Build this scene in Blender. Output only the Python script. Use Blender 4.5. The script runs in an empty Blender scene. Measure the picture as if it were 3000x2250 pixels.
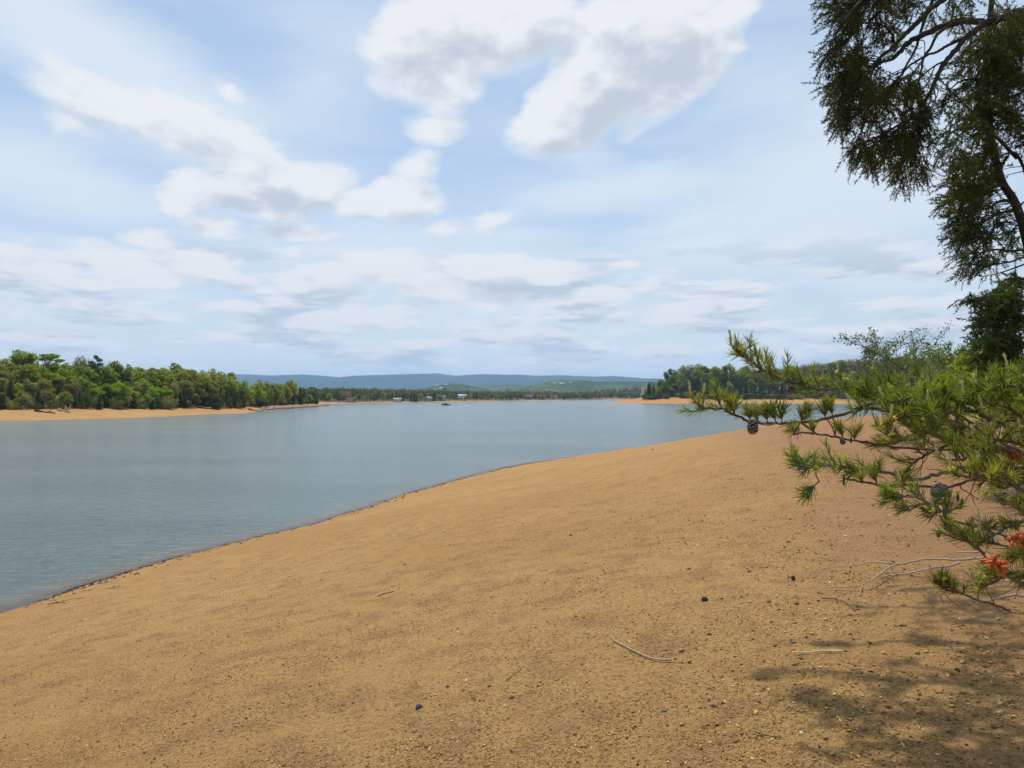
import bpy, math, random
import numpy as np
from mathutils import Vector, Matrix

C = bpy.context.scene.collection
SC = bpy.context.scene
R = math.radians
rng = np.random.default_rng(7)
random.seed(7)

# ------------------------------------------------------------------ camera
EYE = 5.0            # eye height over the lake surface
FPX = 731.0          # focal length in pixels at 1024 wide
HOR = 397.0          # horizon row
PITCH = math.atan((HOR - 384.0) / FPX)
cam_d = bpy.data.cameras.new("camera")
cam_d.sensor_width = 36.0
cam_d.lens = 36.0 * FPX / 1024.0
cam_d.clip_start = 0.05
cam_d.clip_end = 60000
cam = bpy.data.objects.new("camera", cam_d)
C.objects.link(cam)
cam.location = (0, 0, EYE)
cam.rotation_euler = (R(90) + PITCH, 0, 0)
SC.camera = cam

# ------------------------------------------------------------------ light
SUN_EL, SUN_AZ = R(63), R(-14)          # azimuth measured from +Y (view direction) towards +X
SUND = Vector((math.sin(SUN_AZ) * math.cos(SUN_EL), math.cos(SUN_AZ) * math.cos(SUN_EL), math.sin(SUN_EL)))
sd = bpy.data.lights.new("sun", 'SUN')
sd.energy = 3.9
sd.angle = R(0.45)
sd.color = (1.0, 0.955, 0.88)
so = bpy.data.objects.new("sun", sd)
C.objects.link(so)
so.rotation_euler = SUND.to_track_quat('Z', 'Y').to_euler()
so.location = (0, 0, 60)

SC.view_settings.view_transform = 'Standard'
SC.view_settings.look = 'None'
SC.view_settings.gamma = 1
SC.view_settings.use_curve_mapping = False
SC.view_settings.exposure = 0.08
SC.cycles.use_denoising = True
SC.cycles.max_bounces = 6
SC.cycles.diffuse_bounces = 3
SC.cycles.glossy_bounces = 2
SC.cycles.transmission_bounces = 3
SC.cycles.transparent_max_bounces = 8
SC.cycles.volume_bounces = 1
SC.cycles.sample_clamp_indirect = 6


class NT:
    """tiny node-tree writer"""
    def __init__(s, tree):
        s.t = tree
        s.n = tree.nodes
        s.l = tree.links

    def new(s, typ, **kw):
        n = s.n.new(typ)
        for k, v in kw.items():
            setattr(n, k, v)
        return n

    def put(s, sock, v):
        if isinstance(v, bpy.types.NodeSocket):
            s.l.new(v, sock)
        else:
            sock.default_value = v

    def math(s, op, a, b=None, c=None, clamp=False):
        n = s.new('ShaderNodeMath', operation=op, use_clamp=clamp)
        s.put(n.inputs[0], a)
        if b is not None: s.put(n.inputs[1], b)
        if c is not None: s.put(n.inputs[2], c)
        return n.outputs[0]

    def mix(s, f, a, b, blend='MIX'):
        n = s.new('ShaderNodeMix', data_type='RGBA', blend_type=blend)
        s.put(n.inputs['Factor'], f)
        for sock, v in ((n.inputs[6], a), (n.inputs[7], b)):
            if isinstance(v, tuple) and len(v) == 3: v = (*v, 1)
            s.put(sock, v)
        return n.outputs[2]

    def smooth(s, v, a, b, lo=0.0, hi=1.0):
        n = s.new('ShaderNodeMapRange', interpolation_type='SMOOTHSTEP')
        s.put(n.inputs[0], v)
        for i, x in zip((1, 2, 3, 4), (a, b, lo, hi)): s.put(n.inputs[i], x)
        return n.outputs[0]

    def noise(s, vec, scale, detail=4, rough=0.55, dist=0.0):
        n = s.new('ShaderNodeTexNoise')
        if vec is not None: s.l.new(vec, n.inputs['Vector'])
        n.inputs['Scale'].default_value = scale
        n.inputs['Detail'].default_value = detail
        n.inputs['Roughness'].default_value = rough
        n.inputs['Distortion'].default_value = dist
        return n

    def mapping(s, vec, loc=(0, 0, 0), rot=(0, 0, 0), scale=(1, 1, 1), typ='POINT'):
        n = s.new('ShaderNodeMapping', vector_type=typ)
        s.l.new(vec, n.inputs[0])
        if typ != 'NORMAL': n.inputs[1].default_value = loc
        n.inputs[2].default_value = rot
        n.inputs[3].default_value = scale
        return n.outputs[0]

    def ramp(s, f, stops):
        n = s.new('ShaderNodeValToRGB')
        s.put(n.inputs[0], f)
        cr = n.color_ramp
        while len(cr.elements) < len(stops): cr.elements.new(0.5)
        for e, (p, c) in zip(cr.elements, stops):
            e.position = p
            e.color = (*c, 1) if len(c) == 3 else c
        return n.outputs[0]


def azel(px, py):
    """picture position -> sky direction (azimuth, elevation) in degrees"""
    x = (px - 512) / FPX
    cp, sp = math.cos(PITCH), math.sin(PITCH)
    u = (384 - py) / FPX
    d = Vector((x, cp - u * sp, sp + u * cp)).normalized()
    return math.degrees(math.atan2(d.x, d.y)), math.degrees(math.asin(d.z))

# ------------------------------------------------------------------ sky with clouds (world shader)
W = bpy.data.worlds.new("World")
SC.world = W
W.use_nodes = True
wt = NT(W.node_tree)
wt.n.clear()
out = wt.new('ShaderNodeOutputWorld')
bg = wt.new('ShaderNodeBackground')
bg.inputs[1].default_value = 0.10
wt.l.new(bg.outputs[0], out.inputs[0])
sky = wt.new('ShaderNodeTexSky', sky_type='NISHITA')
sky.sun_disc = False
sky.sun_elevation = SUN_EL
sky.sun_rotation = SUN_AZ      # Nishita rotation 0 looks along +Y
sky.altitude = 300
sky.air_density = 1.0
sky.dust_density = 1.2
sky.ozone_density = 1.5

tc = wt.new('ShaderNodeTexCoord')
sep = wt.new('ShaderNodeSeparateXYZ')
wt.l.new(tc.outputs['Generated'], sep.inputs[0])
az = wt.math('MULTIPLY', wt.math('ARCTAN2', sep.outputs[0], sep.outputs[1]), 57.29578)
el = wt.math('MULTIPLY', wt.math('ARCSINE', sep.outputs[2]), 57.29578)
comb = wt.new('ShaderNodeCombineXYZ')
wt.l.new(az, comb.inputs[0]); wt.l.new(el, comb.inputs[1])
AE = comb.outputs[0]
# noise lives in a cloud-layer projection so that it gets finer towards the horizon
ez = wt.math('ADD', wt.math('MAXIMUM', sep.outputs[2], 0.0), 0.09)
pl = wt.new('ShaderNodeCombineXYZ')
wt.l.new(wt.math('DIVIDE', sep.outputs[0], ez), pl.inputs[0])
wt.l.new(wt.math('DIVIDE', sep.outputs[1], ez), pl.inputs[1])
PL = pl.outputs[0]

# cumulus lumps: centre x, y, half width, half height (picture of 2212 px), tilt (deg), weight
CUM = [
    (900, 110, 130, 110, 0, .8), (1010, 60, 190, 110, 0, .95), (1130, 40, 130, 90, 0, .85), (950, 180, 110, 70, 0, .6), (935, 285, 80, 38, 0, .5), (960, 235, 60, 40, 0, .45),
    (1300, 190, 210, 80, 30, 1.15), (1180, 262, 110, 42, 22, .85), (1400, 100, 200, 110, 10, 1.15), (1340, 60, 120, 80, 0, .9), (1250, 140, 80, 60, 40, .8), (1450, 190, 150, 60, 25, .7), (1560, 95, 70, 30, 0, .55), (1570, 20, 90, 40, 10, .7), (1370, 280, 60, 22, 20, .4),
    (250, 230, 210, 62, -10, .62), (410, 270, 200, 70, -8, .72), (520, 310, 110, 55, -15, .62), (110, 130, 130, 40, -32, .35), (510, 195, 40, 26, -20, .38), (160, 270, 110, 40, -8, .4),
    (470, 400, 120, 48, 8, .95), (570, 380, 100, 48, 0, 1.0), (650, 400, 110, 50, 0, .9), (400, 440, 60, 34, 0, .7), (560, 440, 160, 38, 0, .75), (780, 440, 90, 36, 0, .85), (870, 430, 90, 45, 0, .85), (900, 365, 70, 48, 20, .5), (710, 380, 80, 45, 0, .5),
    (640, 500, 110, 24, 0, .6), (470, 492, 80, 32, 0, .6), (1060, 475, 70, 34, 10, .45), (950, 490, 70, 30, 0, .4), (640, 548, 60, 20, 0, .5),
    (430, 570, 110, 32, 3, .85), (290, 585, 120, 32, 3, .85), (100, 580, 100, 30, 0, .65), (30, 545, 90, 40, 0, .45), (200, 540, 110, 34, 0, .4), (330, 520, 90, 28, 0, .4), (180,610,90,20,0,.5),
    (820, 570, 150, 32, 3, .6), (1060, 580, 110, 36, 0, .95), (1180, 590, 90, 28, 0, .75), (680, 600, 120, 26, 12, .8), (880, 610, 150, 26, 2, .6), (960, 640, 160, 22, 2, .55), (560,625,70,16,5,.5),
    (720, 690, 130, 24, 5, .8), (850, 680, 90, 24, 10, .65), (640, 705, 70, 14, 0, .5), (490, 663, 70, 20, 0, .5), (318, 675, 38, 11, 0, .45), (420,675,50,12,0,.3),
    (1290, 640, 90, 22, 3, .85), (1200, 655, 70, 18, 3, .65), (1070, 652, 80, 18, 3, .65), (1470, 668, 110, 18, 4, .7), (1590, 655, 80, 15, 0, .6), (1390, 612, 50, 24, 20, .45), (1420, 690, 80, 14, 5, .5),
    (1120, 698, 80, 18, 4, .65), (1050, 722, 70, 13, 0, .5), (1240, 690, 70, 13, 0, .45), (890, 748, 70, 9, 0, .5), (1090, 750, 70, 9, 0, .45), (1330, 720, 80, 9, 0, .45), (1250, 740, 60, 8, 0, .4),
    (1345, 575, 50, 13, 10, .45), (1870, 650, 90, 12, 3, .5), (1650, 740, 60, 9, 0, .45), (1740, 690, 90, 12, 0, .35), (1560, 700, 100, 11, 0, .4), (1480, 725, 90, 9, 0, .35), (1900,700,80,10,0,.35),
    (400, 735, 90, 9, 0, .4), (560, 740, 90, 9, 0, .4), (160, 650, 80, 14, 0, .35), (75, 722, 50, 9, 0, .35), (250, 775, 70, 7, 0, .4), (700, 770, 90, 7, 0, .3), (1240, 800, 60, 6, 0, .35), (1700, 770, 90, 7, 0, .3),
]
# thin veils
VEIL = [
    (250, 120, 420, 120, -22, .75), (80, 380, 330, 90, -8, .6), (30, 640, 480, 120, 0, .7), (700, 150, 120, 200, -40, .25),
    (1750, 480, 620, 110, 8, .75), (1850, 330, 420, 170, 15, .7), (1300, 420, 380, 60, 5, .5), (1500, 480, 260, 22, 9, .6),
    (1250, 340, 170, 60, -20, .35), (900, 560, 520, 90, 0, .55), (1900, 580, 260, 60, -8, .75), (1200, 760, 1500, 90, 0, .6), (200, 780, 800, 90, 0, .6),
    (1200, 690, 700, 70, 0, .6), (520, 340, 260, 120, 0, .35), (1950, 130, 260, 200, 0, .25), (1700, 230, 200, 150, 0, .3), (2050, 700, 300, 70, 0, .6),
]


def blob_group(name, blobs):
    g = bpy.data.node_groups.new(name, 'ShaderNodeTree')
    g.interface.new_socket('Vector', in_out='INPUT', socket_type='NodeSocketVector')
    g.interface.new_socket('Fac', in_out='OUTPUT', socket_type='NodeSocketFloat')
    t = NT(g)
    gi = t.new('NodeGroupInput'); go = t.new('NodeGroupOutput')
    acc = None
    for (cx, cy, rx, ry, rot, w) in blobs:
        k = 1024 / 2212.0
        a, e = azel(cx * k, cy * k)
        a2, _ = azel((cx + rx) * k, cy * k)
        _, e2 = azel(cx * k, (cy - ry) * k)
        m = t.mapping(gi.outputs[0], (a, e, 0), (0, 0, R(rot)), (max(.5, abs(a2 - a)) * 1.33, max(.3, abs(e2 - e)) * 1.45, 1), 'TEXTURE')
        gr = t.new('ShaderNodeTexGradient', gradient_type='SPHERICAL')
        t.l.new(m, gr.inputs[0])
        v = t.math('MULTIPLY', gr.outputs[1], w * 1.5)
        if acc is None: acc = v
        else: acc = t.math('SMOOTH_MAX', acc, v, 0.15)
    t.l.new(acc, go.inputs[0])
    return g


gc = blob_group('cumulus_field', CUM)
gv = blob_group('veil_field', VEIL)


def warp(vec, amount, n_scale):
    n = wt.noise(PL, n_scale, 5, .6)
    s = wt.new('ShaderNodeVectorMath', operation='SUBTRACT')
    wt.l.new(n.outputs[1], s.inputs[0]); s.inputs[1].default_value = (.5, .5, .5)
    m = wt.new('ShaderNodeVectorMath', operation='MULTIPLY')
    wt.l.new(s.outputs[0], m.inputs[0]); m.inputs[1].default_value = (amount[0], amount[1], 0)
    a = wt.new('ShaderNodeVectorMath', operation='ADD')
    wt.l.new(vec, a.inputs[0]); wt.l.new(m.outputs[0], a.inputs[1])
    return a.outputs[0]


AEw = warp(AE, (4.2, 2.4, 0), 2.0)


def field(group, vec, off=(0, 0, 0)):
    if off != (0, 0, 0):
        a = wt.new('ShaderNodeVectorMath', operation='ADD')
        wt.l.new(vec, a.inputs[0]); a.inputs[1].default_value = off
        vec = a.outputs[0]
    g = wt.new('ShaderNodeGroup'); g.node_tree = group
    wt.l.new(vec, g.inputs[0])
    return g.outputs[0]


F0 = field(gc, AEw)
F1 = field(gc, AEw, (-.9, 1.7, 0))
nb = wt.noise(wt.mapping(AE, scale=(.17, .30, 1)), 1.0, 8, .60, .25)     # billows
nb2 = wt.noise(PL, 3.2, 6, .6, .2)
nb3 = wt.noise(wt.mapping(AE, scale=(.9, 1.5, 1)), 1.0, 6, .65, .2)
bil = wt.math('ADD', wt.math('MULTIPLY', wt.math('SUBTRACT', nb3.outputs[0], .5), .34), wt.math('ADD', wt.math('MULTIPLY', wt.math('SUBTRACT', nb.outputs[0], .5), .80), wt.math('MULTIPLY', wt.math('SUBTRACT', nb2.outputs[0], .5), .50)))
dens_f = wt.math('ADD', F0, bil)
# edges: sharp on the sunlit upper left side, torn below
dens = wt.smooth(dens_f, .20, .62)
soft_dens = wt.math('MULTIPLY', dens, wt.smooth(F0, 0.0, .36))
nbu = wt.noise(wt.mapping(AE, loc=(-.10, .26, 0), scale=(.17, .30, 1)), 1.0, 8, .60, .25)
relief = wt.math('MULTIPLY', wt.math('SUBTRACT', nbu.outputs[0], nb.outputs[0]), 2.3)
shade = wt.smooth(wt.math('ADD', wt.math('ADD', wt.math('SUBTRACT', F1, wt.math('MULTIPLY', F0, .25)), wt.math('MULTIPLY', bil, .7)), relief), .22, 1.1)
# rows of small flat clouds low in the sky
L0 = wt.noise(wt.mapping(AE, loc=(3.1, 0, 0), scale=(.10, .50, 1)), 1.0, 7, .60, .2)
L1 = wt.noise(wt.mapping(AE, loc=(3.05, .38, 0), scale=(.10, .50, 1)), 1.0, 7, .60, .2)
lowwin = wt.math('MULTIPLY', wt.smooth(el, .8, 3.0), wt.smooth(el, 13, 8))
lowd = wt.math('MULTIPLY', wt.smooth(L0.outputs[0], .44, .54), wt.math('MULTIPLY', lowwin, .95))
lowsh = wt.smooth(L1.outputs[0], .44, .60)
V0 = field(gv, AEw)
ns = wt.noise(wt.mapping(AE, rot=(0, 0, R(-12)), scale=(.05, .22, 1)), 1.0, 6, .6, .6)
veil = wt.math('MULTIPLY', wt.smooth(wt.math('ADD', V0, wt.math('MULTIPLY', wt.math('SUBTRACT', ns.outputs[0], .5), 1.1)), -.40, .84), .88)
veil = wt.math('MAXIMUM', veil, wt.math('MULTIPLY', wt.smooth(F0, .0, .5), .65))
# outside the part of the sky that is seen: broken cloud from noise only
away = wt.smooth(wt.math('ABSOLUTE', az), 40, 55)
outc = wt.math('MULTIPLY', away, wt.smooth(wt.noise(PL, .9, 6, .6).outputs[0], .45, .65, 0, .8))
veil = wt.math('MAXIMUM', veil, outc)
# low haze band close to the horizon
hz = wt.smooth(el, 0.0, 14.0, .75, 0.0)

skyc = wt.mix(1.0, sky.outputs[0], (1.10, 1.06, 1.02), 'MULTIPLY')
K = 10.0     # the world strength is 0.1
blue = wt.mix(.50, skyc, (.40 * K, .61 * K, .90 * K))
cw = (.835 * K, .84 * K, .86 * K)
cd = (.53 * K, .585 * K, .67 * K)
vc = (.715 * K, .795 * K, .875 * K)
c1 = wt.mix(veil, blue, vc)
c2 = wt.mix(hz, c1, (.66 * K, .75 * K, .81 * K))
ccol = wt.mix(shade, cw, cd)
# low clouds are greyed by the air
ccol = wt.mix(wt.smooth(el, 0, 16, .35, 0), ccol, (.62 * K, .69 * K, .76 * K))
lcol = wt.mix(lowsh, (.80 * K, .81 * K, .84 * K), (.50 * K, .585 * K, .68 * K))
c2 = wt.mix(lowd, c2, lcol)
c3 = wt.mix(wt.math('MULTIPLY', soft_dens, .92), c2, ccol)
below = wt.smooth(el, -2.0, 0.0)
c4 = wt.mix(below, (.22 * K, .2 * K, .16 * K), c3)
wt.l.new(c4, bg.inputs[0])
W.cycles.sampling_method = 'MANUAL'
W.cycles.sample_map_resolution = 512

# ------------------------------------------------------------------ helpers
def P(px, py, D):
    """a point at depth D (metres along +Y) seen at a picture position (1024 px wide)"""
    x = (px - 512) / FPX
    cp, sp = math.cos(PITCH), math.sin(PITCH)
    u = (384 - py) / FPX
    d = Vector((x, cp - u * sp, sp + u * cp))
    d = d * float(D / d.y)
    return Vector((d.x, d.y, EYE + d.z))


def P3(px, py, D):
    return P(px * 1024 / 3000, py * 1024 / 3000, D)


def lake(px, py):
    """point of the lake surface (z = 0) at a picture position"""
    x = (px - 512) / FPX
    D = EYE * FPX / (py - HOR)
    return (x * D, D)


def tag(o, label=None, cat=None, group=None, kind=None):
    if label: o['label'] = label
    if cat: o['category'] = cat
    if group: o['group'] = group
    if kind: o['kind'] = kind
    return o


def empty(name, loc, rz=0.0, **kw):
    o = bpy.data.objects.new(name, None)
    C.objects.link(o)
    o.empty_display_size = .3
    o.location = loc
    o.rotation_euler = (0, 0, rz)
    return tag(o, **kw)


class MB:
    """collects quads / tris as numpy blocks and links them as ONE mesh object"""
    def __init__(s):
        s.v = []; s.q = []; s.t = []; s.n = 0; s.qm = []; s.tm = []

    def add(s, V, Q=None, T=None, m=0):
        V = np.asarray(V, float).reshape(-1, 3)
        if Q is not None and len(Q):
            Q = np.asarray(Q, int).reshape(-1, 4); s.q.append(Q + s.n); s.qm.append(np.full(len(Q), m))
        if T is not None and len(T):
            T = np.asarray(T, int).reshape(-1, 3); s.t.append(T + s.n); s.tm.append(np.full(len(T), m))
        s.v.append(V); s.n += len(V)

    def box(s, c, size, rz=0.0, m=0):
        x, y, z = (k / 2 for k in size)
        V = np.array([(a, b, d) for d in (-z, z) for b in (-y, y) for a in (-x, x)], float)
        ca, sa = math.cos(rz), math.sin(rz)
        V = np.c_[V[:, 0] * ca - V[:, 1] * sa, V[:, 0] * sa + V[:, 1] * ca, V[:, 2]] + np.array(c)
        s.add(V, [(0, 2, 3, 1), (4, 5, 7, 6), (0, 1, 5, 4), (2, 6, 7, 3), (0, 4, 6, 2), (1, 3, 7, 5)], m=m)

    def tube(s, pts, radii, sides=6, cap=True, m=0):
        pts = np.asarray([tuple(p) for p in pts], float)
        n = len(pts)
        if np.isscalar(radii): radii = [radii] * n
        radii = np.asarray(radii, float)
        T = np.gradient(pts, axis=0)
        T /= np.linalg.norm(T, axis=1)[:, None] + 1e-9
        ref = np.array((0.31, 0.17, 0.93))
        if abs(np.dot(T[0], ref)) > .9: ref = np.array((0.95, .2, 0.1))
        V = []
        for i in range(n):
            a = ref - T[i] * np.dot(ref, T[i]); a /= np.linalg.norm(a) + 1e-9
            b = np.cross(T[i], a); ref = a
            for k in range(sides):
                th = 2 * math.pi * k / sides
                V.append(pts[i] + radii[i] * (a * math.cos(th) + b * math.sin(th)))
        Q = [(i * sides + k, i * sides + (k + 1) % sides, (i + 1) * sides + (k + 1) % sides, (i + 1) * sides + k)
             for i in range(n - 1) for k in range(sides)]
        T3 = []
        if cap:
            V.append(pts[0]); V.append(pts[-1])
            T3 = [(n * sides, (k + 1) % sides, k) for k in range(sides)] + \
                 [(n * sides + 1, (n - 1) * sides + k, (n - 1) * sides + (k + 1) % sides) for k in range(sides)]
        s.add(V, Q, T3, m=m)

    def leaves(s, Cn, size, flat=0.0, aspect=.6, m=0, rg=None):
        """many small leaf-sized faces at the points Cn"""
        rg = rg or rng
        n = len(Cn)
        if not n: return
        Cn = np.asarray(Cn, float)
        u = rg.normal(size=(n, 3)); u[:, 2] *= (1 - flat)
        u /= np.linalg.norm(u, axis=1)[:, None]
        w = rg.normal(size=(n, 3)); w[:, 2] *= (1 - flat)
        v = np.cross(u, w) if flat < .5 else np.cross(u, np.array([0, 0, 1.]) + .4 * w)
        v /= np.linalg.norm(v, axis=1)[:, None] + 1e-9
        sz = np.asarray(size, float) * np.ones(n) * rg.uniform(.6, 1.3, n)
        a = u * sz[:, None] * .5; b = v * sz[:, None] * .5 * aspect
        V = np.stack([Cn - a, Cn - b, Cn + a, Cn + b], 1).reshape(-1, 3)
        Q = np.arange(4 * n).reshape(-1, 4)
        s.add(V, Q, m=m)

    def needles(s, B, Dn, L, w, bend=0.15, m=0, rg=None):
        """thin curved two-segment needles: bases B, directions Dn, lengths L, width w"""
        rg = rg or rng
        n = len(B)
        if not n: return
        B = np.asarray(B, float); Dn = np.asarray(Dn, float)
        Dn = Dn / (np.linalg.norm(Dn, axis=1)[:, None] + 1e-9)
        L = (np.asarray(L, float) * np.ones(n))[:, None]
        r = rg.normal(size=(n, 3))
        side = np.cross(Dn, r); side /= np.linalg.norm(side, axis=1)[:, None] + 1e-9
        bv = np.cross(side, Dn) * rg.uniform(-1, 1, (n, 1)) * bend * L
        mid = B + Dn * L * .5 + bv * .6
        tip = B + Dn * L - bv * .2
        W_ = (np.asarray(w, float) * np.ones(n))[:, None] * side * .5
        V = np.stack([B - W_, B + W_, mid + W_, mid - W_, tip + W_ * .35, tip - W_ * .35], 1).reshape(-1, 3)
        k = np.arange(n)[:, None] * 6
        Q = np.concatenate([k + np.array([[0, 1, 2, 3]]), k + np.array([[3, 2, 4, 5]])], 0)
        s.add(V, Q, m=m)

    def build(s, name, mats, parent=None, smooth=False, link=True):
        me = bpy.data.meshes.new(name)
        V = np.concatenate(s.v) if s.v else np.zeros((0, 3))
        Q = np.concatenate(s.q) if s.q else np.zeros((0, 4), int)
        T = np.concatenate(s.t) if s.t else np.zeros((0, 3), int)
        mi = np.concatenate([np.zeros(0, int)] + s.qm + s.tm)
        nl = len(Q) * 4 + len(T) * 3
        me.vertices.add(len(V)); me.vertices.foreach_set('co', V.ravel())
        me.loops.add(nl); me.loops.foreach_set('vertex_index', np.concatenate([Q.ravel(), T.ravel()]).astype(np.int32))
        me.polygons.add(len(Q) + len(T))
        ls = np.concatenate([np.arange(len(Q)) * 4, len(Q) * 4 + np.arange(len(T)) * 3]).astype(np.int32)
        me.polygons.foreach_set('loop_start', ls)
        me.polygons.foreach_set('material_index', mi.astype(np.int32))
        if smooth: me.polygons.foreach_set('use_smooth', np.ones(len(Q) + len(T), bool))
        me.update(calc_edges=True)
        for m_ in (mats if isinstance(mats, (list, tuple)) else [mats]): me.materials.append(m_)
        o = bpy.data.objects.new(name, me)
        if link: C.objects.link(o)
        if parent: o.parent = parent
        return o


def copy_tree(o, parent=None):
    """a thing, its parts and their sub-parts; meshes are shared"""
    c = o.copy(); C.objects.link(c)
    if parent is not None: c.parent = parent
    for ch in o.children: copy_tree(ch, c)
    return c


def spline(pts, n=8):
    """Catmull-Rom through the points"""
    p = [np.array(tuple(q), float) for q in pts]
    p = [2 * p[0] - p[1]] + p + [2 * p[-1] - p[-2]]
    o = []
    for i in range(1, len(p) - 2):
        for k in range(n):
            t = k / n
            o.append(.5 * ((2 * p[i]) + (-p[i - 1] + p[i + 1]) * t + (2 * p[i - 1] - 5 * p[i] + 4 * p[i + 1] - p[i + 2]) * t * t
                           + (-p[i - 1] + 3 * p[i] - 3 * p[i + 1] + p[i + 2]) * t ** 3))
    o.append(p[-2])
    return np.array(o)

# ------------------------------------------------------------------ materials
def mat(name):
    m = bpy.data.materials.new(name); m.use_nodes = True
    t = NT(m.node_tree); t.n.clear()
    o = t.new('ShaderNodeOutputMaterial')
    return m, t, o


def principled(t, col, rough=.8, spec=.3, normal=None):
    b = t.new('ShaderNodeBsdfPrincipled')
    if isinstance(col, tuple): col = (*col, 1)
    t.put(b.inputs['Base Color'], col)
    t.put(b.inputs['Roughness'], rough)
    b.inputs['Specular IOR Level'].default_value = spec
    if normal is not None: t.l.new(normal, b.inputs['Normal'])
    return b


def plain(name, col, rough=.8, spec=.3, var=.25, scale=6.0):
    m, t, o = mat(name)
    tcn = t.new('ShaderNodeTexCoord')
    n = t.noise(tcn.outputs['Object'], scale, 5, .6)
    c = t.mix(n.outputs[0], tuple(k * (1 - var) for k in col), tuple(min(1, k * (1 + var)) for k in col))
    b = t.new('ShaderNodeBump'); b.inputs['Strength'].default_value = .3; b.inputs['Distance'].default_value = .01
    t.l.new(n.outputs[0], b.inputs['Height'])
    t.l.new(principled(t, c, rough, spec, b.outputs[0]).outputs[0], o.inputs[0])
    return m


def foliage(name, c1, c2, trans=.35, scale=1.2, objvar=.35, rough=.6, spec=.15, tcol=None):
    """leaf material: two greens in clumps, a little per-tree variation, light shining through"""
    m, t, o = mat(name)
    geo = t.new('ShaderNodeNewGeometry')
    oi = t.new('ShaderNodeObjectInfo')
    n = t.noise(geo.outputs['Position'], scale, 4, .6)
    f = t.smooth(n.outputs[0], .35, .65)
    c = t.mix(f, c1, c2)
    hsv = t.new('ShaderNodeHueSaturation')
    t.l.new(c, hsv.inputs['Color'])
    t.l.new(t.math('ADD', t.math('MULTIPLY', t.math('SUBTRACT', oi.outputs['Random'], .5), .05), .5), hsv.inputs['Hue'])
    rv = t.math('ADD', t.math('MULTIPLY', geo.outputs['Random Per Island'], .5), .75)
    ov = t.math('ADD', t.math('MULTIPLY', t.math('FRACT', t.math('MULTIPLY', oi.outputs['Random'], 7.31)), objvar * 2), 1 - objvar)
    t.l.new(t.math('MULTIPLY', rv, ov), hsv.inputs['Value'])
    d = principled(t, hsv.outputs[0], rough, spec)
    tr = t.new('ShaderNodeBsdfTranslucent')
    tc2 = t.mix(1.0, hsv.outputs[0], tcol or (1.2, 1.25, .6), 'MULTIPLY')
    t.l.new(tc2, tr.inputs[0])
    mx = t.new('ShaderNodeMixShader'); mx.inputs[0].default_value = trans
    t.l.new(d.outputs[0], mx.inputs[1]); t.l.new(tr.outputs[0], mx.inputs[2])
    t.l.new(mx.outputs[0], o.inputs[0])
    return m


M = {}
M['bright_leaf'] = foliage('bright_leaf', (.19, .27, .014), (.26, .36, .028))
M['mid_leaf'] = foliage('mid_leaf', (.18, .215, .024), (.26, .285, .045), trans=.48)
M['olive_leaf'] = foliage('olive_leaf', (.18, .185, .05), (.25, .23, .075))
M['budding_leaf'] = foliage('budding_leaf', (.29, .22, .12), (.33, .26, .14), trans=.3)
M['dark_leaf'] = foliage('dark_leaf', (.055, .08, .02), (.085, .12, .03), trans=.25)
M['far_leaf'] = foliage('far_leaf', (.08, .12, .035), (.22, .22, .09), scale=.06)
M['bark'] = plain('bark', (.10, .075, .055), .9, .2, .4, 5)
M['grey_bark'] = plain('grey_bark', (.20, .175, .15), .9, .2, .4, 9)
M['pine_bark'] = plain('pine_bark', (.16, .105, .075), .9, .2, .5, 60)
M['dark_bark'] = plain('dark_bark', (.045, .034, .028), .9, .15, .4, 30)
M['dead_wood'] = plain('dead_wood', (.38, .29, .20), .8, .2, .3, 40)
M['needle'] = foliage('needle', (.135, .185, .022), (.28, .30, .046), trans=.46, scale=6, objvar=.12, rough=.45, spec=.4)
M['needle_old'] = foliage('needle_old', (.16, .15, .03), (.24, .15, .03), trans=.3, scale=6, objvar=.1)
M['high_needle'] = foliage('high_needle', (.030, .042, .010), (.13, .13, .020), trans=.25, scale=.8, objvar=.1)
M['cedar_leaf'] = foliage('cedar_leaf', (.035, .055, .018), (.12, .17, .03), trans=.25, scale=1.0, objvar=.1)
M['shrub_leaf'] = foliage('shrub_leaf', (.10, .15, .04), (.16, .20, .07), trans=.35, scale=2)
M['candle'] = plain('candle', (.55, .48, .22), .7, .3, .25, 90)
M['bud_yellow'] = plain('bud_yellow', (.62, .55, .06), .6, .3, .2, 90)
M['pollen_cone'] = plain('pollen_cone', (.50, .125, .03), .7, .3, .25, 120)
M['cone'] = plain('cone', (.10, .065, .045), .85, .2, .4, 120)
M['cone_tip'] = plain('cone_tip', (.36, .31, .27), .8, .2, .3, 120)
# ------------------------------------------------------------------ terrain
def vnoise(x, y, s, seed=0):
    """smooth value noise, period cell s metres, range -1..1"""
    x = np.asarray(x, float) / s + 1000.3 + seed * 17.7
    y = np.asarray(y, float) / s + 1000.7 + seed * 5.3
    xi = np.floor(x).astype(np.int64); yi = np.floor(y).astype(np.int64)
    fx = x - xi; fy = y - yi
    fx = fx * fx * (3 - 2 * fx); fy = fy * fy * (3 - 2 * fy)

    def h(a, b):
        k = (a * 374761393 + b * 668265263 + seed * 1442695041) & 0xffffffff
        k = ((k ^ (k >> 13)) * 1274126177) & 0xffffffff
        return ((k ^ (k >> 16)) & 0xffff) / 32767.5 - 1
    return (h(xi, yi) * (1 - fx) + h(xi + 1, yi) * fx) * (1 - fy) + (h(xi, yi + 1) * (1 - fx) + h(xi + 1, yi + 1) * fx) * fy


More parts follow.
